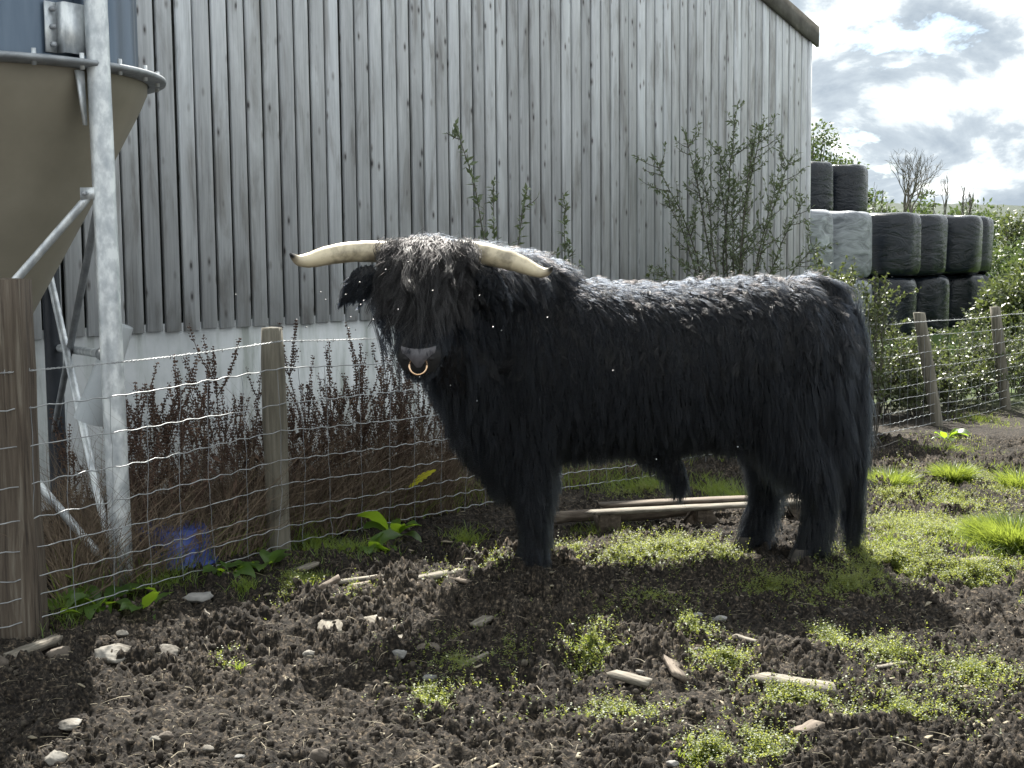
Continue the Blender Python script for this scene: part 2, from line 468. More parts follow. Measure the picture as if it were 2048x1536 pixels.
M['dark_wood'] = noisy('damp_wood', [(0.28, (0.06, 0.047, 0.036)), (0.5, (0.125, 0.10, 0.078)), (0.72, (0.22, 0.185, 0.145))], 3, 8, stretch=(3, 18, 18), rough=0.85, bmp=0.7, bdist=0.008, perobj=9)
M['grass'] = leaf_mat('grass_blade', (0.045, 0.085, 0.014), (0.10, 0.16, 0.028), (0.36, 0.44, 0.06), 0.40, 0.45)
M['weed'] = leaf_mat('chickweed_leaf', (0.055, 0.078, 0.024), (0.12, 0.15, 0.05), (0.42, 0.46, 0.085), 0.42, 0.5)
M['dock_leaf'] = leaf_mat('dock_leaf', (0.035, 0.075, 0.016), (0.075, 0.135, 0.03), (0.34, 0.52, 0.03), 0.5, 0.35)
M['bramble_leaf'] = leaf_mat('bramble_leaf', (0.04, 0.055, 0.026), (0.085, 0.105, 0.05), (0.17, 0.21, 0.055), 0.26, 0.42)
M['willow_leaf'] = leaf_mat('willow_leaf', (0.075, 0.10, 0.06), (0.14, 0.17, 0.11), (0.22, 0.28, 0.10), 0.3, 0.36)
M['tree_leaf'] = leaf_mat('tree_leaf', (0.03, 0.055, 0.016), (0.07, 0.11, 0.03), (0.13, 0.18, 0.05), 0.25, 0.5)
M['bark'] = noisy('twig_bark', [(0.3, (0.055, 0.05, 0.042)), (0.7, (0.12, 0.11, 0.092))], 8, rough=0.9, bmp=0.3)
M['dead_bark'] = noisy('bleached_bark', [(0.3, (0.06, 0.055, 0.048)), (0.7, (0.13, 0.12, 0.105))], 6, rough=0.9, bmp=0.3)
M['dock_seed'] = noisy('dry_dock_seed', [(0.3, (0.036, 0.023, 0.018)), (0.55, (0.085, 0.052, 0.038)), (0.75, (0.18, 0.118, 0.08))], 12, rough=0.9, bmp=0)
M['dock_stem'] = noisy('dry_dock_stem', [(0.3, (0.04, 0.024, 0.018)), (0.7, (0.10, 0.065, 0.048))], 10, rough=0.85, bmp=0)
M['dead_grass'] = noisy('dead_grass', [(0.3, (0.07, 0.05, 0.036)), (0.7, (0.19, 0.145, 0.10))], 7, rough=0.85, bmp=0)
M['wrap'] = None
M['horn'] = None


def wrap_mat(name, c1, c2, rough):
    m, t, out = new_mat(name)
    b = principled(t, out, rough, 0, 0.36)
    lk = t.links.new
    c = N(t, 'ShaderNodeTexCoord'); oi = N(t, 'ShaderNodeObjectInfo')
    mpn = N(t, 'ShaderNodeMapping'); mpn.inputs['Scale'].default_value = (1.2, 1.2, 3.0)
    ad = N(t, 'ShaderNodeVectorMath', operation='ADD'); lk(c.outputs['Object'], ad.inputs[0])
    cmb = N(t, 'ShaderNodeCombineXYZ'); mul = N(t, 'ShaderNodeMath', operation='MULTIPLY'); mul.inputs[1].default_value = 31
    lk(oi.outputs['Random'], mul.inputs[0])
    for k in range(3): lk(mul.outputs[0], cmb.inputs[k])
    lk(cmb.outputs[0], ad.inputs[1]); lk(ad.outputs[0], mpn.inputs['Vector'])
    nz = N(t, 'ShaderNodeTexNoise', i_Scale=1.6, i_Detail=7.0, i_Roughness=0.6, i_Distortion=1.4); lk(mpn.outputs[0], nz.inputs['Vector'])
    cr = ramp(t, [(0.35, c1), (0.68, c2)]); lk(nz.outputs['Fac'], cr.inputs['Fac']); lk(cr.outputs[0], b.inputs['Base Color'])
    bump(t, b, nz.outputs['Fac'], 0.55, 0.05)
    return m


M['wrap'] = wrap_mat('black_silage_film', (0.005, 0.007, 0.011), (0.012, 0.016, 0.024), 0.25)
M['wrap_pale'] = wrap_mat('pale_silage_film', (0.08, 0.088, 0.102), (0.30, 0.32, 0.355), 0.40)


def horn_mat():
    m, t, out = new_mat('horn')
    b = principled(t, out, 0.35, 0, 0.5)
    lk = t.links.new
    a = N(t, 'ShaderNodeAttribute', attribute_name='along', attribute_type='GEOMETRY')
    c = N(t, 'ShaderNodeTexCoord')
    nz = N(t, 'ShaderNodeTexNoise', i_Scale=11.0, i_Detail=6.0, i_Roughness=0.6); lk(c.outputs['Object'], nz.inputs['Vector'])
    mul = N(t, 'ShaderNodeMath', operation='MULTIPLY_ADD'); mul.inputs[1].default_value = 0.22; lk(nz.outputs['Fac'], mul.inputs[0])
    ad = N(t, 'ShaderNodeMath', operation='ADD'); lk(a.outputs['Fac'], mul.inputs[2]); 
    cr = ramp(t, [(0.10, (0.30, 0.25, 0.17)), (0.25, (0.50, 0.43, 0.30)), (0.68, (0.60, 0.52, 0.36)), (0.86, (0.42, 0.36, 0.26)), (0.96, (0.06, 0.055, 0.05)), (1.0, (0.02, 0.02, 0.02))])
    lk(mul.outputs[0], cr.inputs['Fac'])
    n2 = N(t, 'ShaderNodeTexNoise', i_Scale=6.0, i_Detail=5.0, i_Roughness=0.65); lk(c.outputs['Object'], n2.inputs['Vector'])
    r2 = ramp(t, [(0.36, (0.26, 0.25, 0.24)), (0.5, (1, 1, 1))]); lk(n2.outputs['Fac'], r2.inputs['Fac'])
    mm = N(t, 'ShaderNodeMixRGB', blend_type='MULTIPLY'); mm.inputs[0].default_value = 0.75; lk(cr.outputs[0], mm.inputs[1]); lk(r2.outputs[0], mm.inputs[2])
    lk(mm.outputs[0], b.inputs['Base Color'])
    bump(t, b, nz.outputs['Fac'], 0.15, 0.004)
    return m


M['horn'] = horn_mat()
M['hide'] = noisy('black_hide', [(0.3, (0.006, 0.006, 0.007)), (0.7, (0.013, 0.012, 0.012))], 20, rough=0.7, bmp=0.2)
M['nose'] = noisy('grey_nose', [(0.3, (0.05, 0.048, 0.055)), (0.7, (0.10, 0.095, 0.105))], 60, rough=0.38, spec=0.5, bmp=0.4, bdist=0.003)
M['hoof'] = noisy('hoof', [(0.3, (0.02, 0.018, 0.016)), (0.7, (0.06, 0.052, 0.044))], 14, rough=0.7)
M['brass'] = noisy('brass_ring', [(0.3, (0.55, 0.36, 0.22)), (0.7, (0.72, 0.50, 0.33))], 20, rough=0.25, metal=1.0, bmp=0)


def hair_mat(name, col, rough=0.32, ior=1.55):
    m, t, out = new_mat(name)
    h = t.nodes.new('ShaderNodeBsdfHairPrincipled')
    h.parametrization = 'COLOR'
    h.inputs['IOR'].default_value = ior
    h.inputs['Color'].default_value = (*col, 1)
    h.inputs['Roughness'].default_value = rough
    h.inputs['Radial Roughness'].default_value = 0.4
    if 'Random Roughness' in h.inputs: h.inputs['Random Roughness'].default_value = 0.3
    t.links.new(h.outputs[0], out.inputs['Surface'])
    return m


M['hair'] = hair_mat('black_coat_hair', (0.0038, 0.0048, 0.0068), 0.36, 1.32)  # faint blue veil and sky sheen put into the coat colour
M['lock'] = hair_mat('black_lock_hair', (0.0030, 0.0027, 0.0028), 0.30, 1.43)
M['fly'] = noisy('fly', [(0.3, (0.5, 0.5, 0.5)), (0.7, (0.8, 0.8, 0.8))], 4, rough=0.3, bmp=0)

# ================================================================== GROUND
def detail(x, y):
    """trampled clods, crumbs and hoof pits"""
    wx = x + 0.03 * fbm(x * 8, y * 8, 41, 2); wy = y + 0.03 * fbm(x * 8 + 9, y * 8, 43, 2)
    w = worley(wx * 5.5, wy * 5.5, 11)
    pit = -0.075 * np.clip(1 - w / 0.5, 0, 1) ** 1.2 * (vnoise(x * 1.4, y * 1.4, 77) > 0.4)
    b1 = np.abs(fbm(x * 9, y * 9, 21, 3, 0.6))
    c1 = np.clip(1 - worley(wx * 17, wy * 17, 51) / 0.62, 0, 1) ** 0.6 * vnoise(x * 5, y * 5, 52)
    c2 = np.clip(1 - worley(wx * 36, wy * 36, 53) / 0.62, 0, 1) ** 0.6 * vnoise(x * 11, y * 11, 54)
    c3 = np.clip(1 - worley(wx * 75, wy * 75, 57) / 0.62, 0, 1) ** 0.7 * vnoise(x * 21, y * 21, 58)
    amp = 0.45 + 1.15 * vnoise(x * 0.9, y * 0.9, 31) * (0.6 + 0.8 * vnoise(x * 3.1, y * 3.1, 35))
    return amp * (pit + 0.045 * b1 + 0.075 * c1 + 0.050 * c2 + 0.018 * c3 + 0.018 * fbm(x * 3.2, y * 3.2, 29, 2)) - 0.030


def ground_z(x, y):
    d = sstep(3.0, 3.6, y) * (1 - sstep(12.5, 14.5, y))
    return base(x, y) + detail(np.asarray(x, float), np.asarray(y, float)) * d


def build_ground():
    # one sheet: fine rows and columns where the yard is near, coarser outwards to the horizon
    t_mid = np.linspace(-0.53, 0.53, 860)
    t_out = np.array([0.7, 0.9, 1.3, 2.0, 4.0])
    t = np.concatenate([-t_out[::-1], t_mid, t_out])
    ys = np.concatenate([[0.4, 1.5, 2.4, 3.0], np.geomspace(3.3, 13.5, 620), np.geomspace(13.8, 60, 60), np.geomspace(66, 1500, 24)])
    X = ys[:, None] * t[None, :]
    Y = np.broadcast_to(ys[:, None], X.shape).copy()
    Z = ground_z(X, Y)
    m, n = X.shape
    V = np.stack([X, Y, Z], 2).reshape(-1, 3)
    i, j = np.meshgrid(np.arange(m - 1), np.arange(n - 1), indexing='ij')
    i = i.ravel(); j = j.ravel()
    Fq = np.stack([i * n + j, i * n + j + 1, (i + 1) * n + j + 1, (i + 1) * n + j], 1)
    # behind the viewer
    k = len(V)
    V = np.concatenate([V, [[-40, 0.35, 0], [40, 0.35, 0], [40, -60, 0], [-40, -60, 0]]])
    mb = MB(); mb.add(V, np.concatenate([Fq, [[k + 3, k + 2, k + 1, k]]]))
    o = mb.build('ground', M['soil'], None, False)
    tag(o, 'dark trampled farmyard soil', 'ground', kind='structure')


build_ground()

ICO_V = []
ICO_F = []


def _ico():
    import bmesh
    bm = bmesh.new(); bmesh.ops.create_icosphere(bm, subdivisions=1, radius=1)
    v = np.array([p.co[:] for p in bm.verts]); f = np.array([[q.index for q in p.verts] for p in bm.faces]); bm.free()
    return v, f


ICO_V, ICO_F = _ico()
OCT_V = np.array([[1, 0, 0], [-1, 0, 0], [0, 1, 0], [0, -1, 0], [0, 0, 1], [0, 0, -1]], float)
OCT_F = np.array([[0, 2, 4], [2, 1, 4], [1, 3, 4], [3, 0, 4], [2, 0, 5], [1, 2, 5], [3, 1, 5], [0, 3, 5]])


def soil_crumbs():
    n = 26000
    # even in the picture's ground area: more where near
    y = 3.3 * (12.0 / 3.3) ** rng.uniform(0, 1, n)
    x = y * rng.uniform(-0.5, 0.5, n)
    s = rng.lognormal(math.log(0.0045), 0.5, n).clip(0.002, 0.013)
    Mx = rand_rot(n) * (s[:, None, None] * rng.uniform(0.6, 1.4, (n, 1, 3)))
    V0 = ICO_V * (1 + 0.45 * rng.uniform(-1, 1, (len(ICO_V), 1)))
    T = np.stack([x, y, ground_z(x, y) + s * 0.35], 1)
    mb = MB(); mb.inst(V0, ICO_F, Mx, T)
    tag(mb.build('soil_crumbs', M['clod'], None), 'loose dark crumbs of soil over the trampled yard', 'soil', kind='stuff')


soil_crumbs()


def ribbons(mb, root, dirn, length, width, bend, seg=3, droop=None):
    """tapered blades: root (n,3), dirn (n,3) unit, bend vector (n,3) added with t^2"""
    n = len(root)
    side = np.cross(dirn, rng.normal(size=(n, 3))); side /= np.linalg.norm(side, axis=1)[:, None] + 1e-9
    t = np.linspace(0, 1, seg + 1)
    rows = []
    for k, tt in enumerate(t):
        c = root + dirn * (length * tt)[:, None] + bend * (tt * tt)
        w = (width * (1 - tt) ** 0.7)[:, None] if k < seg else None
        if k < seg:
            rows.append(c - side * w); rows.append(c + side * w)
        else:
            rows.append(c)
    V = np.stack(rows, 1)
    m = V.shape[1]
    off = (np.arange(n) * m)[:, None]
    q = [np.array([2 * k, 2 * k + 1, 2 * k + 3, 2 * k + 2]) for k in range(seg - 1)]
    b0 = mb.n
    mb.v.append(V.reshape(-1, 3)); mb.n += n * m
    for qq in q:
        mb.f.setdefault(4, []).append(b0 + off + qq[None])
    mb.f.setdefault(3, []).append(b0 + off + np.array([[2 * seg - 2, 2 * seg - 1, 2 * seg]]))


def ell_points(px, py, rx, ry, n, fall=True):
    """random ground points in an ellipse given in photo pixels (turned into a patch of ground)"""
    c = G(px, py)
    wx = rx * c[1] / F; wy = ry * c[1] ** 2 / (F * EYE)
    r = np.sqrt(rng.uniform(0, 1, n)) if not fall else np.abs(rng.normal(0, 0.5, n)).clip(0, 1.25)
    a = rng.uniform(0, 2 * math.pi, n)
    x = c[0] + wx * r * np.cos(a); y = c[1] + wy * r * np.sin(a)
    return x, y


# patches of low weeds (photo pixel centre, half width, half height, count)
WEED = [(1330, 1105, 140, 34, 7500), (1240, 1125, 60, 18, 900), (1440, 1120, 60, 24, 900), (1180, 1305, 75, 42, 1500), (1390, 1275, 60, 20, 600), (1660, 1280, 40, 34, 700), (1560, 1395, 120, 40, 1500),
        (1450, 1330, 120, 30, 700), (1780, 1310, 120, 40, 900), (1850, 1060, 130, 60, 8600), (1800, 1130, 150, 40, 6200), (1960, 1150, 130, 50, 5600), (1900, 1020, 160, 70, 5000), (1950, 1350, 120, 60, 1300), (1420, 1505, 60, 40, 1300), (1520, 1490, 90, 40, 900),
        (860, 1395, 50, 30, 500), (600, 1170, 50, 34, 900), (465, 1325, 45, 16, 420), (980, 1140, 50, 26, 600), (1780, 1000, 60, 40, 1200), (1870, 950, 120, 40, 1800), (1990, 970, 60, 40, 1100), (920, 1330, 170, 90, 700), (1000, 1290, 150, 50, 600),
        (1150, 1100, 70, 22, 600), (700, 1190, 60, 24, 250), (1700, 1180, 140, 40, 1300), (1540, 1180, 120, 30, 600), (1300, 1220, 260, 60, 600), (1240, 1420, 200, 50, 500), (1800, 1420, 220, 60, 900), (880, 860 + 290, 60, 20, 250), (1900, 880, 90, 14, 700), (560, 1210, 60, 20, 120), (1290, 985, 120, 16, 700), (1420, 1010, 80, 20, 600)]


def ground_weeds():
    mb = MB()
    xs, ys = [], []
    for (px, py, rx, ry, n) in WEED:
        x, y = ell_points(px, py, rx, ry, n); xs.append(x); ys.append(y)
    x = np.concatenate(xs); y = np.concatenate(ys)
    keep = vnoise(x * 7, y * 7, 91) + 0.5 * vnoise(x * 2.5, y * 2.5, 92) > 0.58
    x = x[keep]; y = y[keep]
    z = ground_z(x, y)
    # each sprig: a short stem carrying several small leaves
    leafV = np.array([[0, 0, 0], [-0.38, 0.45, 0.08], [0, 0.5, -0.04], [0.38, 0.45, 0.08], [0, 1.05, 0.0]])
    leafF = np.array([[0, 2, 1], [0, 3, 2], [1, 2, 4], [2, 3, 4]])
    h = rng.gamma(3.0, 0.009, len(x)).clip(0.008, 0.09)
    lean = rng.normal(0, 0.35, (len(x), 2))
    for k in range(5):
        f = 0.25 + 0.19 * k
        T = np.stack([x + lean[:, 0] * h * f, y + lean[:, 1] * h * f, z + h * f], 1)
        d = rng.normal(size=(len(x), 3)); d[:, 2] = np.abs(d[:, 2]) * 0.6
        s = rng.uniform(0.006, 0.014, len(x)) * (1.15 - 0.5 * f)
        up = np.tile([0.0, 0, 1.0], (len(x), 1)) + rng.normal(0, 0.4, (len(x), 3))
        mb.inst(leafV, leafF, frame_from(d, np.cross(d, np.cross(up, d)) * 1.0) * s[:, None, None], T)
    tag(mb.build('ground_cover', M['weed'], None), 'low small-leaved green weeds scattered over the soil', 'weeds', kind='stuff')


ground_weeds()

GRASS = [(1960, 1095, 110, 60, 1500, 0.07), (1900, 900, 130, 26, 800, 0.06), (1960, 840, 80, 20, 700, 0.07), (1300, 975, 160, 26, 1300, 0.09), (1440, 990, 60, 30, 700, 0.10), (490, 1180, 34, 14, 260, 0.06), (610, 1150, 60, 30, 500, 0.06), (480, 1345, 14, 10, 90, 0.04),
         (150, 1230, 60, 30, 420, 0.09), (700, 1110, 120, 24, 700, 0.07), (620, 1090, 140, 24, 700, 0.08), (1780, 1090, 120, 60, 600, 0.05), (1200, 1060, 90, 20, 500, 0.05), (930, 1080, 60, 26, 400, 0.07), (1180, 1310, 60, 26, 160, 0.05), (1900, 1000, 140, 50, 600, 0.05), (1380, 1510, 50, 20, 130, 0.04), (330, 1170, 120, 30, 500, 0.08), (1990, 950, 60, 30, 500, 0.06)]


def short_grass():
    mb = MB()
    for (px, py, rx, ry, n, h) in GRASS:
        x, y = ell_points(px, py, rx, ry, n)
        root = np.stack([x, y, ground_z(x, y) - 0.004], 1)
        d = np.stack([rng.normal(0, 0.35, n), rng.normal(0, 0.35, n), np.ones(n)], 1); d /= np.linalg.norm(d, axis=1)[:, None]
        ln = rng.uniform(0.5, 1.3, n) * h
        b = np.stack([rng.normal(0, 0.4, n), rng.normal(0, 0.4, n), -0.15 * np.ones(n)], 1) * ln[:, None]
        ribbons(mb, root, d, ln, rng.uniform(0.0012, 0.0028, n), b)
    tag(mb.build('grass', M['grass'], None), 'short green grass growing through the yard soil', 'grass', kind='stuff')


short_grass()


def straw_litter():
    mb = MB()
    n = 9000
    y = 3.4 * (10.0 / 3.4) ** rng.uniform(0, 1, n); x = y * rng.uniform(-0.46, 0.46, n)
    a = rng.uniform(0, 2 * math.pi, n); ln = rng.gamma(2.2, 0.022, n).clip(0.015, 0.16)
    root = np.stack([x, y, ground_z(x, y) + 0.006], 1)
    d = np.stack([np.cos(a), np.sin(a), rng.uniform(0.0, 0.4, n)], 1); d /= np.linalg.norm(d, axis=1)[:, None]
    b = np.stack([rng.normal(0, 0.4, n), rng.normal(0, 0.4, n), -0.25 - 0.2 * rng.uniform(size=n)], 1) * ln[:, None]
    ribbons(mb, root, d, ln, rng.uniform(0.0007, 0.0018, n), b)
    tag(mb.build('straw', M['straw'], None), 'thin dry straw and root threads strewn over the soil', 'straw', kind='stuff')


straw_litter()


# far land
def hills():
    mb = MB()
    n, m = 1100, 26
    xs = np.linspace(-500, 900, n)
    rows = []
    for k in range(m):
        f = k / (m - 1)
        Y = 620 + 420 * f
        z = -6 + (36 + 10 * fbm(xs * 0.004, xs * 0 + 1, 5, 3)) * math.sin(f * math.pi / 2) + 5.0 * np.abs(fbm(xs * 0.06, xs * 0 + k * 1.7, 6, 3))
        rows.append(np.stack([xs, np.full(n, Y), z], 1))
    V = np.concatenate(rows)
    i, j = np.meshgrid(np.arange(m - 1), np.arange(n - 1), indexing='ij'); i = i.ravel(); j = j.ravel()
    mb.add(V, np.stack([i * n + j, i * n + j + 1, (i + 1) * n + j + 1, (i + 1) * n + j], 1))
    o = mb.build('hills', noisy('wooded_hillside', [(0.35, (0.018, 0.028, 0.020)), (0.6, (0.028, 0.042, 0.028)), (0.75, (0.045, 0.06, 0.036))], 0.06, 9, rough=0.95), None, True)
    tag(o, 'distant wooded hillside beyond the hedges', 'hills', kind='structure')


hills()

# ================================================================== BARN
WD = np.array([0.646, 0.763, 0]); WD /= np.linalg.norm(WD)
WN = np.array([WD[1], -WD[0], 0])                     # towards the viewer
CORNER = np.array([3.435, 16.02, 0.0])                 # right-hand corner of the gable wall
PITCHB, NB = 0.150, 74
WLEN = PITCHB * NB
APEX_S = 3.4
def roof_h(s): return 4.16 + 0.285 * s if s < APEX_S else 4.16 + 0.285 * APEX_S - 0.232 * (s - APEX_S)  # unseen apex and left slope shaped to place the barn's shadow edge
BOARD_BOTTOM = 1.10


def wall_pt(s, z, out=0.0):
    return CORNER - WD * s + WN * out + np.array([0, 0, z])


def build_barn():
    root = empty('barn', CORNER - WD * (WLEN / 2), 'large barn with grey vertical boarding above a white rendered base', 'barn')
    Mw = np.stack([WD, -WN, [0, 0, 1]], 1)
    for k in range(NB):
        s = (k + 0.5) * PITCHB
        w = PITCHB - 0.026 + random.uniform(-0.003, 0.003)
        top = roof_h(s) - 0.05
        bot = BOARD_BOTTOM + random.uniform(-0.006, 0.006)
        ds = random.uniform(-0.003, 0.003)
        th = 0.022
        c = wall_pt(s + ds, (top + bot) / 2, 0.05 + random.uniform(-0.003, 0.003))
        mb = MB()
        # slightly cupped board: five columns across, arris eased
        prof = [(-0.5, -th), (-0.5, -0.004), (-0.47, 0.0), (0.0, -0.002), (0.47, 0.0), (0.5, -0.004), (0.5, -th)]
        V = []
        tilt = random.uniform(-0.0015, 0.0015)
        for zz in (bot, top):
            for (u, d) in prof:
                V.append(wall_pt(s + ds - u * w + tilt * (zz - bot), zz, 0.055 + d))
        n = len(prof)
        Fq = [[i, i + 1, i + 1 + n, i + n] for i in range(n - 1)]
        mb.add(V, Fq)
        mb.f.setdefault(n, []).append(np.array([list(range(n))[::-1]]))
        mb.build('board', M['board'], root, origin=c)
    # inner boards, their colour darkened for the shade in the gaps
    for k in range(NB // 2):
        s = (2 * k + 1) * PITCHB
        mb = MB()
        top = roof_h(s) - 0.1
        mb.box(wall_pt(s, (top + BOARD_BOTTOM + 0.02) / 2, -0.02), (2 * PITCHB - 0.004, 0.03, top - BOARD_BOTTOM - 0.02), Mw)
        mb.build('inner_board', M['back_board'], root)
    # white rendered base wall, sits a little back from the boards
    mb = MB(); mb.box(wall_pt(WLEN / 2, (BOARD_BOTTOM + 0.05 - 0.6) / 2, -0.07), (WLEN, 0.2, BOARD_BOTTOM + 0.05 + 0.6), Mw)
    mb.build('rendered_wall', M['render'], root)
    # side walls and back, gable triangle handled by the boards
    D = 16.0
    for s, nm in ((-0.02, 'side_wall'), (WLEN + 0.02, 'side_wall')):
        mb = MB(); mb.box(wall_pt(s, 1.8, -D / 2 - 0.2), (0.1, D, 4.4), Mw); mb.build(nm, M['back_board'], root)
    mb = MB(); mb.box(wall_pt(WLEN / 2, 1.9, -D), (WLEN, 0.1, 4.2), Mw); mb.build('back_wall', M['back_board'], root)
    # roof slopes
    for side in (0, 1):
        sa, sb = (-0.18, APEX_S) if side == 0 else (APEX_S, WLEN + 0.18)
        mb = MB()
        Vr = []
        for zz in (0.07, 0.02):
            for s in (sa, sb):
                h = roof_h(s) if True else 0
                for out in (0.06, -D - 0.2):
                    Vr.append(wall_pt(s, h + zz + 0.02, out))
        mb.add(Vr, [[0, 1, 3, 2], [4, 6, 7, 5], [0, 2, 6, 4], [1, 5, 7, 3], [0, 4, 5, 1], [2, 3, 7, 6]])
        mb.build('roof_sheet', M['roof'], root)
        # barge board along the rake
        mb = MB()
        V = []
        for out in (0.065, 0.10):
            for s in (sa, sb):
                h = roof_h(s)
                V.append(wall_pt(s, h + 0.10, out)); V.append(wall_pt(s, h - 0.13, out))
        mb.add(V, [[4, 5, 7, 6], [0, 2, 3, 1], [0, 4, 6, 2], [1, 3, 7, 5], [0, 1, 5, 4], [2, 6, 7, 3]])
        mb.build('barge_board', M['barge'], root)
    # corner trim
    mb = MB(); mb.box(wall_pt(-0.035, (roof_h(0) + BOARD_BOTTOM) / 2 - 0.03, 0.02), (0.05, 0.11, roof_h(0) - BOARD_BOTTOM - 0.1), Mw); mb.build('corner_trim', M['board'], root, origin=wall_pt(-0.035, 2.5, 0.02))


build_barn()

# ================================================================== FEED BIN
BIN = np.array([-2.69, 6.92]); BR = 0.85; RIM = 2.52


def build_bin():
    z0 = bz(*BIN)
    root = empty('feed_bin', (BIN[0], BIN[1], z0), 'steel feed bin with brown hopper on galvanised pipe legs by the barn', 'feed bin')
    n = 96
    a = np.arange(n) / n * 2 * math.pi

    def lathe(prof, name, mat, parent=root, smooth=True, rib=None):
        V = []
        for (r, z) in prof:
            rr = np.full(n, r) if rib is None else r + rib(a)
            V.append(np.stack([BIN[0] + rr * np.sin(a), BIN[1] - rr * np.cos(a), np.full(n, z)], 1))
        V = np.concatenate(V); m = len(prof)
        i, j = np.meshgrid(np.arange(m - 1), np.arange(n), indexing='ij'); i = i.ravel(); j = j.ravel(); j2 = (j + 1) % n
        mb = MB(); mb.add(V, np.stack([i * n + j, i * n + j2, (i + 1) * n + j2, (i + 1) * n + j], 1))
        return mb.build(name, mat, parent, smooth)
    hop = lathe([(0.12, 1.12), (0.14, 1.16), (0.50, 1.80), (0.80, 2.36), (0.835, 2.44), (0.84, 2.52)], 'hopper', M['hopper'])
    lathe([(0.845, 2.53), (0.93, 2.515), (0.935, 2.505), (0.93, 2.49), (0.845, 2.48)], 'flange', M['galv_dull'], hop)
    # flange bolts
    for k in range(24):
        aa = (k + 0.5) / 24 * 2 * math.pi
        c = np.array([BIN[0] + 0.895 * math.sin(aa), BIN[1] - 0.895 * math.cos(aa), 0])
        mb = MB(); mb.tube([c + [0, 0, 2.47], c + [0, 0, 2.545]], 0.011, 6); mb.build('bolt', M['galv'], hop)
    # cylinder of eight curved sheets with lapped vertical seams
    for k in range(8):
        a0 = k / 8 * 2 * math.pi + 0.18; a1 = a0 + 2 * math.pi / 8 + 0.03
        aa = np.linspace(a0, a1, 25)
        rr = 0.79 + 0.006 * np.sin((aa - a0) / (a1 - a0) * math.pi * 6) + 0.006 * (k % 2)
        V = np.concatenate([np.stack([BIN[0] + rr * np.sin(aa), BIN[1] - rr * np.cos(aa), np.full(25, z)], 1) for z in (2.53, 3.0, 3.55)])
        j = np.arange(24)
        Fq = np.concatenate([np.stack([r * 25 + j, r * 25 + j + 1, (r + 1) * 25 + j + 1, (r + 1) * 25 + j], 1) for r in range(2)])
        mb = MB(); mb.add(V, Fq); mb.build('bin_sheet', M['bin_sheet'], root, True)
    lathe([(0.80, 3.55), (0.83, 3.55), (0.2, 3.85), (0.0, 3.87)], 'lid', M['bin_sheet'])  # unseen bin top kept low to shorten its shadow
    # three pipe legs
    legs = {}
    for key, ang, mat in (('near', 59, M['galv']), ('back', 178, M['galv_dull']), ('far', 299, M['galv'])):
        x = BIN[0] + 0.90 * math.sin(R(ang)); y = BIN[1] - 0.90 * math.cos(R(ang))
        lx = 0.03 if key == 'near' else 0.0
        gz = bz(x, y)
        r = 0.054 if key == 'near' else 0.05
        pts = [[x + lx * 0.4 - lx * t, y, gz - 0.05 + t * 3.45] for t in np.linspace(0, 1, 12)]
        mb = MB(); mb.tube(pts, r, 28); leg = mb.build('leg', mat if key != 'back' else M['shade_and_eye_black'], root, True)  # the back leg stands in shade, painted here as a black colour
        legs[key] = np.array([x, y, gz])
        # bracket plates to the cylinder and under the flange
        rad = np.array([math.sin(R(ang)), -math.cos(R(ang)), 0]); tan = np.array([rad[1], -rad[0], 0])
        if key == 'near':
            tan = -tan if tan[0] > 0 else tan
        Mb = np.stack([tan, rad, [0, 0, 1]], 1)
        cpl = np.array([x, y, 0]) - rad * 0.055
        mb = MB()
        mb.box(cpl + tan * 0.085 + [0, 0, 2.66], (0.14, 0.008, 0.23), Mb)
        mb.box(cpl + tan * 0.155 - rad * 0.03 + [0, 0, 2.66], (0.008, 0.06, 0.23), Mb)
        mb.box(cpl + tan * 0.19 - rad * 0.055 + [0, 0, 2.66], (0.065, 0.008, 0.23), Mb)
        br = mb.build('bracket', M['galv'], root)
        for dz in (-0.08, 0.0, 0.08):
            c = cpl + tan * 0.19 - rad * 0.05 + [0, 0, 2.66 + dz]
            mb = MB(); mb.tube([c, c + rad * 0.022], 0.013, 6); mb.build('bolt', M['galv_dull'], br)
        mb = MB()
        c0 = cpl + tan * 0.06
        mb.add([c0 + [0, 0, 2.47], c0 + tan * 0.05 + [0, 0, 2.47], c0 + tan * 0.012 + [0, 0, 2.22], c0 - tan * 0.005 + [0, 0, 2.22],
                c0 + rad * 0.012 + [0, 0, 2.47], c0 + tan * 0.05 + rad * 0.012 + [0, 0, 2.47], c0 + tan * 0.012 + rad * 0.012 + [0, 0, 2.22], c0 - tan * 0.005 + rad * 0.012 + [0, 0, 2.22]],
               [[0, 1, 2, 3], [7, 6, 5, 4], [0, 4, 5, 1], [1, 5, 6, 2], [2, 6, 7, 3], [3, 7, 4, 0]])
        mb.build('gusset', M['galv'], root)
    nr, bk, fr = legs['near'], legs['back'], legs['far']

    def brace(p, q, r, mat=M['galv']):
        p = np.asarray(p, float); q = np.asarray(q, float)
        mb = MB(); mb.tube([p, p * 0.97 + q * 0.03, p * 0.5 + q * 0.5, p * 0.03 + q * 0.97, q], [r * 0.7, r, r, r, r * 0.7], 12)
        return mb.build('brace', mat, root, True)
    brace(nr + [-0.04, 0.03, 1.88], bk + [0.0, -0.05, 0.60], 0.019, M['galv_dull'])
    brace(bk + [-0.03, -0.06, 1.75], nr + [-0.05, 0.03, 0.18], 0.021)
    brace(nr + [-0.02, 0.04, 1.13], bk + [0.04, -0.03, 1.08], 0.022)
    b1 = brace(nr + [-0.06, -0.02, 1.90], fr + [0.05, 0, 0.35], 0.021)
    brace(fr + [0.05, -0.01, 1.9], nr + [-0.06, -0.01, 0.12], 0.021, M['galv'])
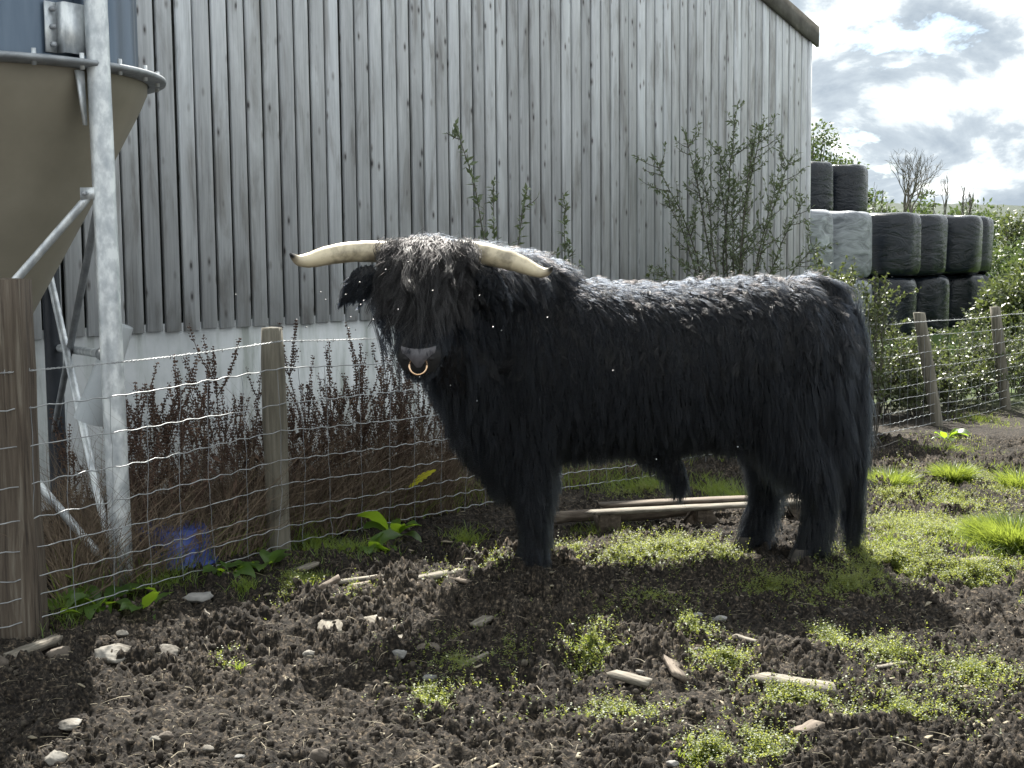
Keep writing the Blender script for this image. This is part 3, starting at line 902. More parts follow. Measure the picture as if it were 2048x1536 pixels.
    # eye plate at the brace head, with its bolt
    mb = MB(); mb.box(nr + [-0.065, -0.035, 1.90], (0.085, 0.012, 0.055)); pl = mb.build('eye_plate', M['galv'], root)
    c = nr + [-0.085, -0.042, 1.90]; mb = MB(); mb.tube([c, c + [0, -0.02, 0]], 0.012, 6); mb.build('bolt', M['galv_dull'], pl)
    # clamp on the horizontal brace
    mb = MB(); q = nr + [-0.02, 0.04, 1.13]; p = q + (bk + [0.04, -0.03, 1.08] - q) * 0.14; mb.tube([q, p], 0.032, 10); mb.build('clamp', M['galv_dull'], root, True)
    # discharge spout hanging behind the near leg
    p0 = P(245, 650, 6.75); p1 = P(178, 842, 6.75)
    mb = MB(); mb.tube([p0, p0 * 0.75 + p1 * 0.25, p1], [0.055, 0.06, 0.078], 24, cap=False)
    mb.tube([p1, p0 * 0.75 + p1 * 0.25, p0], [0.073, 0.055, 0.05], 24, cap=False)
    mb.build('spout', M['spout'], root, True)


build_bin()

# blue tub on the ground behind the fence
TUB = G(345, 1128)


def build_tub():
    c = TUB
    n = 28
    a = np.arange(n) / n * 2 * math.pi
    mb = MB()
    prof = [(0.0, 0.20), (0.17, 0.20), (0.185, 0.185), (0.215, 0.03), (0.235, 0.028), (0.235, 0.0), (0.205, 0.0)]
    V = np.concatenate([np.stack([c[0] + r * np.cos(a), c[1] + r * np.sin(a) * 0.9, np.full(n, c[2] + z)], 1) for r, z in prof])
    i, j = np.meshgrid(np.arange(len(prof) - 1), np.arange(n), indexing='ij'); i = i.ravel(); j = j.ravel(); j2 = (j + 1) % n
    mb.add(V, np.stack([i * n + j, i * n + j2, (i + 1) * n + j2, (i + 1) * n + j], 1))
    tag(mb.build('plastic_tub', M['blue'], None, True, origin=c), 'upturned blue plastic tub in the weeds behind the fence', 'tub')


build_tub()

# ================================================================== FENCE
def on_line(px, Y):
    X = (px - CX) / F * Y
    return np.array([X, Y, bz(X, Y)])


STR = np.array([-2.175, 5.82, bz(-2.175, 5.82)])
MID = on_line(548, 7.15)
FR1 = on_line(1884, 14.4)
FR2 = on_line(2020, 16.0)


def fence_at(px):
    # point of the MID-FR1 line at a picture column
    k = (px - CX) / F
    d = FR1 - MID
    t = (k * MID[1] - MID[0]) / (d[0] - k * d[1])
    p = MID + d * t
    return np.array([p[0], p[1], bz(p[0], p[1])])


def build_fence():
    root = empty('wire_fence', MID, 'wire netting fence with barbed top wire on wooden posts', 'fence')

    def post(b, top, r, lean=(0, 0), mat='post', n=20, sq=0.0, wob=0.004):
        pts = np.array([[b[0] + lean[0] * t, b[1] + lean[1] * t, b[2] - 0.1 + (top + 0.1) * t] for t in np.linspace(0, 1, 9)])
        mb = MB()
        a = np.arange(n) / n * 2 * math.pi
        V = []
        rads = r * (1 + 0.04 * rng.normal(size=9)); rads[-1] *= 0.93
        ecc = 1 + wob / r * rng.normal(size=n)
        for p, rr in zip(pts, rads):
            k = (np.abs(np.cos(a)) ** (2 + sq * 6) + np.abs(np.sin(a)) ** (2 + sq * 6)) ** (-1 / (2 + sq * 6))
            V.append(np.stack([p[0] + rr * k * ecc * np.cos(a), p[1] + rr * k * ecc * np.sin(a), np.full(n, p[2])], 1))
        tp = pts[-1] + [0, 0, 0.006]
        V = np.concatenate(V + [tp[None]])
        i, j = np.meshgrid(np.arange(8), np.arange(n), indexing='ij'); i = i.ravel(); j = j.ravel(); j2 = (j + 1) % n
        mb.add(V, np.stack([i * n + j, i * n + j2, (i + 1) * n + j2, (i + 1) * n + j], 1))
        jj = np.arange(n); e = 8 * n
        mb.f.setdefault(3, []).append(np.stack([np.full(n, len(V) - 1), e + jj, e + (jj + 1) % n], 1))
        o = mb.build('post', M[mat], root, True)
        return o
    st = post(STR, 1.53, 0.098, mat='strainer', sq=0.55, n=32, wob=0.003)
    tag(st, 'thick weathered strainer post')
    post(MID, 1.20, 0.058, (-0.01, 0))
    post(FR1, 1.22, 0.062, (-0.24, 0))
    post(FR2, 1.22, 0.060, (-0.17, 0))
    hid = [fence_at(1066), fence_at(1650)]
    for h in hid:
        post(h, 1.18, 0.058, (0.0, 0))
    # wires run on the viewer's side of the posts
    ln = (FR1 - MID); ln[2] = 0; ln /= np.linalg.norm(ln); nrm = np.array([ln[1], -ln[0], 0])
    path = [STR - ln * 1.2 + nrm * 0.10, STR + nrm * 0.10, MID + nrm * 0.062, hid[0] + nrm * 0.062, hid[1] + nrm * 0.062, FR1 + nrm * 0.066 + [-0.10, 0, 0], FR2 + nrm * 0.066 + [-0.06, 0, 0], FR2 + (FR2 - FR1) * 1.2]
    path = np.array(path)
    path[0][2] = bz(path[0][0], path[0][1]); path[-1][2] = bz(path[-1][0], path[-1][1])
    seg = np.linalg.norm(np.diff(path[:, :2], axis=0), axis=1); S = np.concatenate([[0], np.cumsum(seg)])
    total = S[-1]

    def along(s, h, sag=0.0, sd=0):
        p = np.stack([np.interp(s, S, path[:, k]) for k in range(3)], 1)
        k = np.clip(np.searchsorted(S, s, side='right') - 1, 0, len(seg) - 1)
        u = (s - S[k]) / seg[k]
        p[:, 2] += h - sag * 4 * u * (1 - u) * seg[k] / 2
        return p
    heights = [0.985, 0.81, 0.65, 0.50, 0.365, 0.24, 0.147, 0.05]

    def wire_z(h, k):
        return h
    for k, h in enumerate(heights):
        s = np.arange(0, total, 0.035)
        p = along(s, h, 0.010)
        p[:, 2] += 0.0045 * np.sin(s * 2 * math.pi / 0.14 + k + 2.5 * fbm(s * 0.9, s * 0 + k, 71, 2)) * (0.3 + 1.2 * vnoise(s * 2.1, s * 0 + k * 5.0, 73)) + 0.016 * fbm(s * 1.1, s * 0 + k * 3.1, 55, 2)
        p += nrm * (0.004 * np.cos(s * 2 * math.pi / 0.11))[:, None]
        mb = MB(); mb.tube(p, 0.0027 if k else 0.0032, 5, cap=False); mb.build('line_wire', M['wire'], root, True)
    # upright stay wires, kinked between the line wires
    s = 0.10
    while s < total:
        zz = np.array([0.03] + sorted(heights)[1:] + [])
        hs = np.linspace(0.03, 0.985, 17)
        drift = 0.05 * (rng.random() - 0.5)
        off = drift * np.sin(hs * 3.2) + 0.012 * rng.normal(size=17).cumsum() * 0.35
        p = np.concatenate([along(np.array([min(max(s + o, 0), total - 1e-3)]), h, 0.010) for o, h in zip(off, hs)])
        p += nrm * 0.003
        mb = MB(); mb.tube(p, 0.0014, 4, cap=False); mb.build('stay_wire', M['galv_dull'], root, True)
        s += 0.22 + 0.01 * rng.normal()
    # barbed top wire: two twisted strands with barbs
    s = np.arange(0, total, 0.012)
    c = along(s, 1.135, 0.012)
    c[:, 2] += 0.008 * fbm(s * 1.3, s * 0, 61, 2)
    tw = s * 2 * math.pi / 0.055
    mb = MB()
    for ph in (0, math.pi):
        p = c + nrm * (0.0028 * np.cos(tw + ph))[:, None]; p[:, 2] += 0.0028 * np.sin(tw + ph)
        mb.tube(p, 0.0019, 5, cap=False)
    bw = mb.build('barbed_wire', M['wire'], root, True)
    for sb in np.arange(0.2, total, 0.115):
        q = along(np.array([sb]), 1.135, 0.012)[0]; q[2] += 0.008 * float(fbm(np.array([sb * 1.3]), np.array([0.0]), 61, 2)[0])
        mb = MB()
        for _ in range(2):
            d = rng.normal(size=3) * [0.5, 0.5, 1]; d /= np.linalg.norm(d)
            mb.tube([q - d * 0.013, q + d * 0.013], 0.0012, 4)
        mb.build('barb', M['wire'], bw)
    return nrm, ln


FN, FL = build_fence()

# ================================================================== BULL
BULL = np.array([0.85, 6.93, 0.0]); BULL[2] = bz(BULL[0], BULL[1])
SPH_V, SPH_F = None, None


def _sphere(nu=20, nv=14):
    V = [[0, 0, 1]]
    for i in range(1, nv):
        th = i / nv * math.pi
        for j in range(nu):
            ph = j / nu * 2 * math.pi
            V.append([math.sin(th) * math.cos(ph), math.sin(th) * math.sin(ph), math.cos(th)])
    V.append([0, 0, -1])
    Fc = []
    for j in range(nu):
        Fc.append([0, 1 + j, 1 + (j + 1) % nu])
        e = 1 + (nv - 2) * nu
        Fc.append([len(V) - 1, e + (j + 1) % nu, e + j])
    for i in range(nv - 2):
        for j in range(nu):
            a = 1 + i * nu + j; b = 1 + i * nu + (j + 1) % nu
            Fc.append([a, a + nu, b + nu]); Fc.append([a, b + nu, b])
    return np.array(V, float), np.array(Fc)


SPH_V, SPH_F = _sphere()


def chain(mb, pts, step=0.35):
    """overlapping balls along a chain of (x,y,z,rx,ry,rz)"""
    pts = [p if len(p) == 6 else (*p[:3], p[3], p[3], p[3]) for p in pts]
    for a, b in zip(pts[:-1], pts[1:]):
        a = np.array(a, float); b = np.array(b, float)
        d = np.linalg.norm(b[:3] - a[:3]); r = min(a[3:].min(), b[3:].min())
        k = max(2, int(d / (r * step)) + 1)
        for t in np.linspace(0, 1, k):
            q = a * (1 - t) + b * t
            mb.add(SPH_V * q[3:] + q[:3], SPH_F)


def voxel_skin(mb, vox, smooth_it):
    me = mesh_np('tmp', np.concatenate(mb.v), [np.concatenate(f) for f in mb.f.values()])
    o = bpy.data.objects.new('tmp', me); COL.objects.link(o)
    r = o.modifiers.new('r', 'REMESH'); r.mode = 'VOXEL'; r.voxel_size = vox
    s = o.modifiers.new('s', 'SMOOTH'); s.factor = 0.6; s.iterations = smooth_it
    dg = bpy.context.evaluated_depsgraph_get(); dg.update()
    ev = o.evaluated_get(dg)
    m2 = bpy.data.meshes.new_from_object(ev, depsgraph=dg)
    bpy.data.objects.remove(o); bpy.data.meshes.remove(me)
    return m2


def curves_obj(name, pts, rad, mat, parent):
    """pts (n,k,3) world; rad (k,) or (n,k)"""
    n, k, _ = pts.shape
    off = np.array(parent.location, float)
    if parent.parent: off = off + np.array(parent.parent.location, float)
    hc = bpy.data.hair_curves.new(name)
    hc.add_curves([k] * n)
    hc.position_data.foreach_set('vector', (pts - off).astype(np.float32).ravel())
    at = hc.attributes.get('radius') or hc.attributes.new('radius', 'FLOAT', 'POINT')
    at.data.foreach_set('value', np.broadcast_to(rad, (n, k)).astype(np.float32).ravel())
    hc.materials.append(mat)
    o = bpy.data.objects.new(name, hc); COL.objects.link(o); o.parent = parent
    return o


def build_bull():
    gz = BULL[2]
    root = empty('bull', BULL, 'shaggy black long-horned bull standing side-on with its head turned', 'bull')
    mb = MB()
    Yc = 6.95
    # trunk, station by station: x, top, bottom, half width
    st = [(-0.12, 1.42, 0.56, 0.27), (0.10, 1.49, 0.50, 0.345), (0.30, 1.465, 0.53, 0.37), (0.55, 1.435, 0.555, 0.385), (0.80, 1.43, 0.565, 0.40), (1.05, 1.445, 0.585, 0.385), (1.28, 1.46, 0.62, 0.36), (1.46, 1.445, 0.72, 0.33), (1.58, 1.37, 0.82, 0.27)]
    chain(mb, [(x, Yc, (t + b) / 2, 0.20, w, (t - b) / 2) for x, t, b, w in st], 0.55)
    # rump corner, brisket, shoulder
    chain(mb, [(1.60, Yc, 1.18, 0.15, 0.22, 0.16), (1.64, Yc, 0.98, 0.13, 0.22, 0.2)])
    chain(mb, [(-0.14, 6.82, 0.93, 0.20, 0.26, 0.34), (0.02, 6.9, 0.66, 0.18, 0.24, 0.24)])
    chain(mb, [(-0.02, 6.9, 0.50, 0.12, 0.14, 0.13), (0.06, 6.92, 0.44, 0.10, 0.14, 0.10)])
    chain(mb, [(0.10, 6.72, 1.0, 0.20, 0.14, 0.30), (0.13, 6.74, 0.78, 0.17, 0.13, 0.2)])
    # neck and crest
    chain(mb, [(0.10, 6.92, 1.25, 0.24, 0.26, 0.24), (-0.12, 6.78, 1.30, 0.22, 0.22, 0.24), (-0.30, 6.60, 1.32, 0.18, 0.18, 0.22)])
    chain(mb, [(0.14, 6.92, 1.36, 0.22, 0.20, 0.20), (-0.06, 6.82, 1.41, 0.20, 0.17, 0.18), (-0.24, 6.66, 1.46, 0.18, 0.15, 0.16)])
    chain(mb, [(-0.30, 6.56, 1.15, 0.13, 0.15, 0.16), (-0.20, 6.72, 0.98, 0.16, 0.18, 0.22)])
    # head: skull, face, muzzle, jaw
    chain(mb, [(-0.40, 6.50, 1.525, 0.20, 0.14, 0.14), (-0.41, 6.43, 1.40, 0.175, 0.12, 0.14)])
    chain(mb, [(-0.41, 6.41, 1.40, 0.15, 0.13, 0.12), (-0.415, 6.30, 1.25, 0.115, 0.115, 0.11), (-0.425, 6.205, 1.13, 0.10, 0.085, 0.082)])
    chain(mb, [(-0.425, 6.19, 1.125, 0.108, 0.075, 0.072), (-0.425, 6.20, 1.06, 0.085, 0.065, 0.045)])
    chain(mb, [(-0.405, 6.42, 1.22, 0.11, 0.12, 0.12), (-0.42, 6.27, 1.08, 0.085, 0.09, 0.065)])
    chain(mb, [(-0.37, 6.50, 1.25, 0.12, 0.14, 0.16), (-0.28, 6.62, 1.05, 0.12, 0.14, 0.18)])

    def leg(pts): chain(mb, pts, 0.5)
    leg([(0.12, 6.76, 0.76, 0.15, 0.12, 0.15), (0.115, 6.735, 0.50, 0.11, 0.09, 0.1), (0.105, 6.73, 0.34, 0.084), (0.105, 6.73, 0.18, 0.066), (0.098, 6.725, 0.10, 0.068), (0.085, 6.715, 0.055, 0.066)])
    leg([(0.14, 7.12, 0.76, 0.15, 0.12, 0.15), (0.155, 7.14, 0.50, 0.10, 0.09, 0.1), (0.14, 7.14, 0.34, 0.072), (0.14, 7.14, 0.18, 0.055), (0.135, 7.135, 0.10, 0.058), (0.125, 7.125, 0.055, 0.058)])
    # hind legs: stifle forward, hock back
    leg([(1.46, 6.80, 1.02, 0.20, 0.15, 0.22), (1.34, 6.76, 0.78, 0.16, 0.13, 0.16), (1.43, 6.75, 0.62, 0.12, 0.10, 0.12), (1.555, 6.755, 0.47, 0.08), (1.545, 6.755, 0.30, 0.058), (1.52, 6.75, 0.14, 0.058), (1.485, 6.745, 0.06, 0.06)])
    leg([(1.46, 7.08, 1.02, 0.20, 0.15, 0.22), (1.30, 7.10, 0.78, 0.15, 0.13, 0.16), (1.28, 7.09, 0.62, 0.11, 0.10, 0.12), (1.355, 7.08, 0.46, 0.08), (1.33, 7.08, 0.30, 0.058), (1.29, 7.07, 0.14, 0.058), (1.255, 7.06, 0.06, 0.06)])
    chain(mb, [(1.60, 6.88, 0.92, 0.12, 0.16, 0.14), (1.63, 6.84, 0.72, 0.10, 0.12, 0.14), (1.60, 6.80, 0.56, 0.07, 0.08, 0.10)])
    # sheath and flank fold
    chain(mb, [(0.74, 6.93, 0.56, 0.10, 0.10, 0.06), (0.84, 6.93, 0.47, 0.055, 0.055, 0.06), (0.86, 6.93, 0.41, 0.04)])
    chain(mb, [(1.12, 6.78, 0.70, 0.12, 0.1, 0.12), (1.24, 6.78, 0.72, 0.12, 0.1, 0.14)])
    # tail
    chain(mb, [(1.54, Yc, 1.40, 0.07), (1.66, Yc - 0.01, 1.37, 0.058), (1.755, Yc - 0.03, 1.20, 0.048), (1.775, Yc - 0.08, 0.95, 0.042), (1.755, Yc - 0.12, 0.66, 0.036), (1.735, Yc - 0.13, 0.48, 0.03)])
    for v in mb.v:
        v[:, 2] += gz
    me = voxel_skin(mb, 0.017, 9)
    me.name = 'body'
    nv = len(me.vertices)
    V = np.empty(nv * 3, np.float32); me.vertices.foreach_get('co', V); V = V.reshape(-1, 3).astype(float)
    me.calc_loop_triangles()
    T = np.empty(len(me.loop_triangles) * 3, np.int32); me.loop_triangles.foreach_get('vertices', T); T = T.reshape(-1, 3)
    VN = np.empty(nv * 3, np.float32); me.vertices.foreach_get('normal', VN); VN = VN.reshape(-1, 3).astype(float)
    me.vertices.foreach_set('co', (V - BULL).astype(np.float32).ravel())
    me.polygons.foreach_set('use_smooth', np.ones(len(me.polygons), bool))
    me.materials.clear(); me.materials.append(M['hide']); me.update()
    body = bpy.data.objects.new('body', me); COL.objects.link(body); body.parent = root

    # ---------------- coat
    e1 = V[T[:, 1]] - V[T[:, 0]]; e2 = V[T[:, 2]] - V[T[:, 0]]
    area = np.linalg.norm(np.cross(e1, e2), axis=1) / 2
    HEADC = np.array([-0.41, 6.40, 1.40 + gz])

    def sample(n, weight=None):
        w = area * (1 if weight is None else weight); cdf = np.cumsum(w); cdf /= cdf[-1]
        t = np.searchsorted(cdf, rng.random(n)).clip(0, len(T) - 1)
        u = rng.random(n); v = rng.random(n); f = u + v > 1; u[f] = 1 - u[f]; v[f] = 1 - v[f]
        p = V[T[t, 0]] * (1 - u - v)[:, None] + V[T[t, 1]] * u[:, None] + V[T[t, 2]] * v[:, None]
        nn = VN[T[t, 0]] * (1 - u - v)[:, None] + VN[T[t, 1]] * u[:, None] + VN[T[t, 2]] * v[:, None]
        return p, nn / (np.linalg.norm(nn, axis=1)[:, None] + 1e-9)

    def comb(p, nn):
        """lie direction, length and lift of the coat at points p"""
        n = len(p)
        x, y, z = p[:, 0], p[:, 1], p[:, 2] - gz
        up = nn[:, 2]
        d = np.stack([0.10 * np.ones(n), np.zeros(n), -np.ones(n)], 1)          # hanging
        # over the back the hair parts along the spine and runs backwards
        back = sstep(0.35, 0.85, up) * (z > 1.0) * (x > -0.25)
        sidey = np.sign(y - 6.95 + 1e-6)
        db = np.stack([np.full(n, 0.85), sidey * 0.40, np.full(n, -0.30)], 1)
        d = d * (1 - back)[:, None] + db * back[:, None]
        ln = 0.062 + 0.03 * vnoise(x * 6, z * 6, 8)
        ln = np.where(z < 0.45, 0.075, ln)                                          # legs
        ln = np.where((z < 0.16), 0.085, ln)
        ln = np.where((x > 1.25) & (z < 0.95) & (z > 0.16), 0.12, ln)              # breeches
        ln = np.where((x < 0.25) & (z > 0.45) & (z < 1.25), 0.095, ln)              # shoulder and neck curtain
        ln = np.where((z > 0.45) & (z < 0.72) & (x > 0.2) & (x < 1.2), 0.045, ln) # belly fringe
        lift = 0.30 + 0.12 * back
        # face: short, swept down
        fr = (x < -0.22) & (y < 6.52)
        ln = np.where(fr & (z < 1.32), 0.045, ln)
        ln = np.where(fr & (z < 1.17), 0.02, ln)
        d = np.where(fr[:, None], np.stack([(x + 0.415) * 1.6, np.full(n, -0.25), np.full(n, -1.0)], 1), d)
        # neck crest mane
        hd = (x < -0.17) & (y < 6.62) & (z > 1.17)
        ln = np.where(hd, 0.05, ln)
        cr = (x < 0.12) & (z > 1.42) & (y > 6.5)
        ln = np.where(cr, 0.13, ln)
        d = np.where(cr[:, None], np.stack([0.55 + 0 * x, sidey * 0.2 - 0.3, -0.45 + 0 * x], 1), d)
        # gravity shares with the skin: take out the inward part
        d = d - nn * np.minimum(0, np.einsum('ij,ij->i', d, nn))[:, None]
        d /= np.linalg.norm(d, axis=1)[:, None] + 1e-9
        return d, ln, lift

    K = 7
    tt = np.linspace(0, 1, K)

    def grow(p, nn, d, ln, lift, droop=0.35, wave=0.006, wl=0.05, clump=0.75, nguide=None, jit=0.35, seed=0):
        n = len(p)
        d = d + rng.normal(0, jit, (n, 3)) * 0.5
        d /= np.linalg.norm(d, axis=1)[:, None]
        ln = ln * rng.uniform(0.65, 1.25, n)
        s = tt[None, :, None]
        pts = p[:, None, :] - nn[:, None, :] * 0.004 + nn[:, None, :] * (ln * lift)[:, None, None] * (1 - (1 - s) ** 2) + d[:, None, :] * ln[:, None, None] * (s * (0.55 + 0.45 * s))
        pts[:, :, 2] -= (droop * ln)[:, None] * tt[None] ** 2
        # locks: neighbours share a guide's wave and close towards it
        ng = nguide or max(1, n // 26)
        gi = rng.permutation(n)[:ng]
        kd = kdtree.KDTree(ng)
        for i, q in enumerate(p[gi]): kd.insert(q, i)
        kd.balance()
        near = np.array([kd.find(q)[1] for q in p])
        G_ = pts[gi]
        side = np.cross(d[gi], nn[gi]); side /= np.linalg.norm(side, axis=1)[:, None] + 1e-9
        ph = rng.uniform(0, 6.28, ng); am = rng.uniform(0.5, 1.5, ng) * wave
        k_ = ln[gi] / wl
        wv = np.sin(ph[:, None] + tt[None] * k_[:, None] * 6.28) * am[:, None] * tt[None] ** 0.8
        wv2 = np.cos(ph[:, None] + tt[None] * k_[:, None] * 6.28) * am[:, None] * tt[None] ** 0.8
        wvec = side[:, None, :] * wv[:, :, None] + nn[gi][:, None, :] * wv2[:, :, None] * 0.6
        G_ = G_ + wvec
        c = (clump * tt ** 1.1)[None, :, None]
        relroot = pts - p[:, None, :]
        tgt = G_[near] + (p - p[gi][near])[:, None, :] * 0.12
        pts = (pts + wvec[near]) * (1 - c) + tgt * c
        return pts

    rad = np.array([1.0, 1.0, 0.95, 0.85, 0.7, 0.5, 0.22])
    # main coat
    p, nn = sample(120000)
    keep = ~((p[:, 0] < -0.29) & (p[:, 0] > -0.55) & (p[:, 2] - gz < 1.165) & (p[:, 2] - gz > 1.06) & (p[:, 1] < 6.19))   # bare nose
    p, nn = p[keep], nn[keep]
    d, ln, lift = comb(p, nn)
    pts = grow(p, nn, d, ln, lift * 0.75, jit=0.35, wave=0.005, wl=0.09, clump=0.5, nguide=9000)
    curves_obj('coat', pts, 0.00105 * rad, M['hair'], root)
    # shaggy top locks along the back and neck, lit from behind
    p, nn = sample(90000)
    k = (nn[:, 2] > 0.02) & (p[:, 2] - gz > 1.05) & ((p[:, 0] > -0.2) | (p[:, 1] > 6.58))
    p, nn = p[k][:34000], nn[k][:34000]
    d, ln, lift = comb(p, nn)
    pts = grow(p, nn, d, ln * 1.1, lift * 0.35, droop=0.25, wave=0.010, wl=0.055, clump=0.8, nguide=2400, jit=0.6)
    curves_obj('back_locks', pts, 0.00095 * rad, M['lock'], root)
    # forelock: long wavy hair from the poll over the eyes
    p, nn = sample(650000)
    k = (p[:, 0] < -0.18) & (p[:, 1] < 6.60) & (p[:, 2] - gz > 1.42) & (nn[:, 2] > -0.2)
    p, nn = p[k][:13000], nn[k][:13000]
    n = len(p)
    d = np.stack([(p[:, 0] + 0.41) * 0.7 + rng.normal(0, 0.3, n), -0.95 + rng.normal(0, 0.25, n), -0.55 + 0 * p[:, 0]], 1)
    d /= np.linalg.norm(d, axis=1)[:, None]
    pts = grow(p, nn, d, rng.uniform(0.10, 0.27, n) * (1 - 0.45 * np.clip(np.abs(p[:, 0] + 0.41) / 0.2, 0, 1)), 0.16 + 0.26 * sstep(0.3, 0.9, nn[:, 2]), droop=0.72, wave=0.016, wl=0.07, clump=0.82, nguide=620, jit=0.35)
    # keep the fringe in front of the face, lying on it
    curves_obj('forelock', pts, 0.00115 * rad, M['lock'], root)
    # beard wisps below the ear, chest and elbow fringes
    def wisps(c, spread, n, length, dirn, name, ng, wave=0.012, clump=0.8, wl=0.1, r=0.0011):
        p = np.asarray(c) + [0, 0, gz] + rng.normal(size=(n, 3)) * spread
        nn = np.tile([0, -1.0, 0.0], (n, 1)); d = np.tile(np.asarray(dirn, float), (n, 1)); d /= np.linalg.norm(d[0])
        pts = grow(p, nn, d, length * rng.uniform(0.7, 1.2, n), np.full(n, 0.03), droop=0.2, wave=wave, wl=wl, clump=clump, nguide=ng, jit=0.12)
        return curves_obj(name, pts, r * rad, M['lock'] if name == 'horn_base_hair' else M['hair'], root)
    wisps((-0.625, 6.38, 1.37), (0.024, 0.02, 0.03), 150, 0.24, (0.22, 0, -1), 'cheek_wisps', 9, 0.016, 0.9)
    for hx, dx in ((788, -0.35), (925, 0.35)):
        c_ = P(hx, 486, 6.44); wisps((c_[0], c_[1], c_[2] - gz), (0.030, 0.03, 0.014), 420, 0.13, (dx, -0.55, -0.75), 'horn_base_hair', 60, 0.014, 0.7, 0.07)
    wisps((-0.22, 6.42, 1.36), (0.03, 0.03, 0.03), 160, 0.15, (0.1, 0, -1), 'cheek_wisps', 16, 0.014)
    wisps((1.745, 6.83, 0.68), (0.026, 0.02, 0.15), 3800, 0.38, (-0.04, 0, -1), 'tail_switch', 90, 0.014, 0.75, 0.16)
    wisps((1.765, 6.88, 1.05), (0.024, 0.022, 0.12), 2200, 0.20, (-0.02, 0, -1), 'tail_hair', 90, 0.008, 0.7)
    wisps((0.86, 6.93, 0.42), (0.022, 0.022, 0.02), 500, 0.09, (0.0, 0, -1), 'sheath_tuft', 16, 0.006, 0.8)

    # ---------------- horns
    def horn(pix, rads, Y0, Y1, nm):
        pix = np.array(pix, float); m = len(pix)
        tt_ = np.linspace(0, 1, 26); s_ = np.linspace(0, 1, m)
        ys = np.interp(tt_, s_, np.linspace(Y0, Y1, m))
        # smooth by Catmull-Rom through the points
        def cr(vals):
            vals = np.asarray(vals, float); e = np.concatenate([[2 * vals[0] - vals[1]], vals, [2 * vals[-1] - vals[-2]]])
            out = []
            for q in tt_:
                f = q * (m - 1); i = min(int(f), m - 2); u = f - i
                a, b, c_, d_ = e[i:i + 4]
                out.append(0.5 * (2 * b + (c_ - a) * u + (2 * a - 5 * b + 4 * c_ - d_) * u * u + (3 * b - 3 * c_ + d_ - a) * u ** 3))
            return np.array(out)
        qx, qy, qr = cr(pix[:, 0]), cr(pix[:, 1]), cr(np.array(rads))
        pts_ = np.array([P(a, b, c_) for a, b, c_ in zip(qx, qy, ys)])
        rr = qr * ys / F
        rr = rr * (1 + 0.018 * np.sin(tt_ * 75) * (1 - tt_)) * (1 + 0.015 * rng.normal(size=26))
        mb = MB(); mb.tube(pts_, rr, 24)
        o = mb.build('horn', M['horn'], root, True)
        at = o.data.attributes.new('along', 'FLOAT', 'POINT')
        nvv = len(o.data.vertices)
        al = np.zeros(nvv); al[:26 * 24] = np.repeat(tt_, 24) * 0.94; al[-1] = 0.94 
        at.data.foreach_set('value', al.astype(np.float32))
        return o
    horn([(800, 504), (745, 503), (700, 504), (655, 511), (620, 520), (598, 521), (586, 513), (581, 508)], [22, 21, 20.5, 19, 15.5, 11, 6, 2.5], 6.52, 6.26, 'a')
    horn([(908, 502), (960, 507), (1000, 515), (1038, 527), (1068, 540), (1087, 545), (1099, 541), (1105, 534)], [23, 22.5, 21, 18, 14, 10, 6, 2.5], 6.52, 6.36, 'b')

    # ---------------- ears
    def ear(c0, c1, wdt, name='ear'):
        c0 = np.asarray(c0, float); c1 = np.asarray(c1, float)
        ax = c1 - c0; Ln = np.linalg.norm(ax); ax = ax / Ln
        sd = np.cross(ax, [0, -1, 0]); sd /= np.linalg.norm(sd); fw = np.cross(sd, ax)
        mb = MB(); m, n = 10, 9
        V_ = []
        for i in range(m):
            t = i / (m - 1); w = wdt * math.sin(math.pi * min(1, 0.12 + 0.88 * t) ** 0.8) ** 0.7 + 0.004
            for j in range(n):
                u = j / (n - 1) * 2 - 1
                V_.append(c0 + ax * Ln * t + sd * w * u + fw * (0.035 * (1 - u * u) * (1 - t)))
        for i in range(m):
            t = i / (m - 1); w = wdt * math.sin(math.pi * min(1, 0.12 + 0.88 * t) ** 0.8) ** 0.7 + 0.004
            for j in range(n):
                u = j / (n - 1) * 2 - 1
                V_.append(c0 + ax * Ln * t + sd * w * u + fw * (0.035 * (1 - u * u) * (1 - t) + 0.008))
        q = []
        for i in range(m - 1):
            for j in range(n - 1):
                a_ = i * n + j
                q.append([a_, a_ + 1, a_ + n + 1, a_ + n]); b_ = m * n + a_; q.append([b_ + n, b_ + n + 1, b_ + 1, b_])
        mb.add(V_, q)
        o = mb.build('ear', M['hide'], root, True)
        V_ = np.array(V_)
        idx = rng.integers(0, len(V_), 3800)
        pp = V_[idx] + rng.normal(0, 0.004, (3800, 3))
        nn_ = np.where((idx >= m * n)[:, None], fw, -fw); nn_ = nn_ + 0
        dd = np.tile(ax * 0.75 + np.array([0, 0, -0.65]), (3800, 1)); dd /= np.linalg.norm(dd[0])
        pts = grow(pp, nn_, dd, rng.uniform(0.03, 0.075, 3800), np.full(3800, 0.12), droop=0.25, wave=0.008, clump=0.75, nguide=180)
        curves_obj('ear_hair', pts, 0.001 * rad, M['hair'], o)
    ear(P(752, 548, 6.44), P(690, 588, 6.40), 0.062)
    ear(P(950, 548, 6.44), P(1008, 588, 6.44), 0.060)

    # ---------------- nose pad, nostrils, ring
    zc = gz
    m, n = 10, 21
    mb = MB(); V_ = []
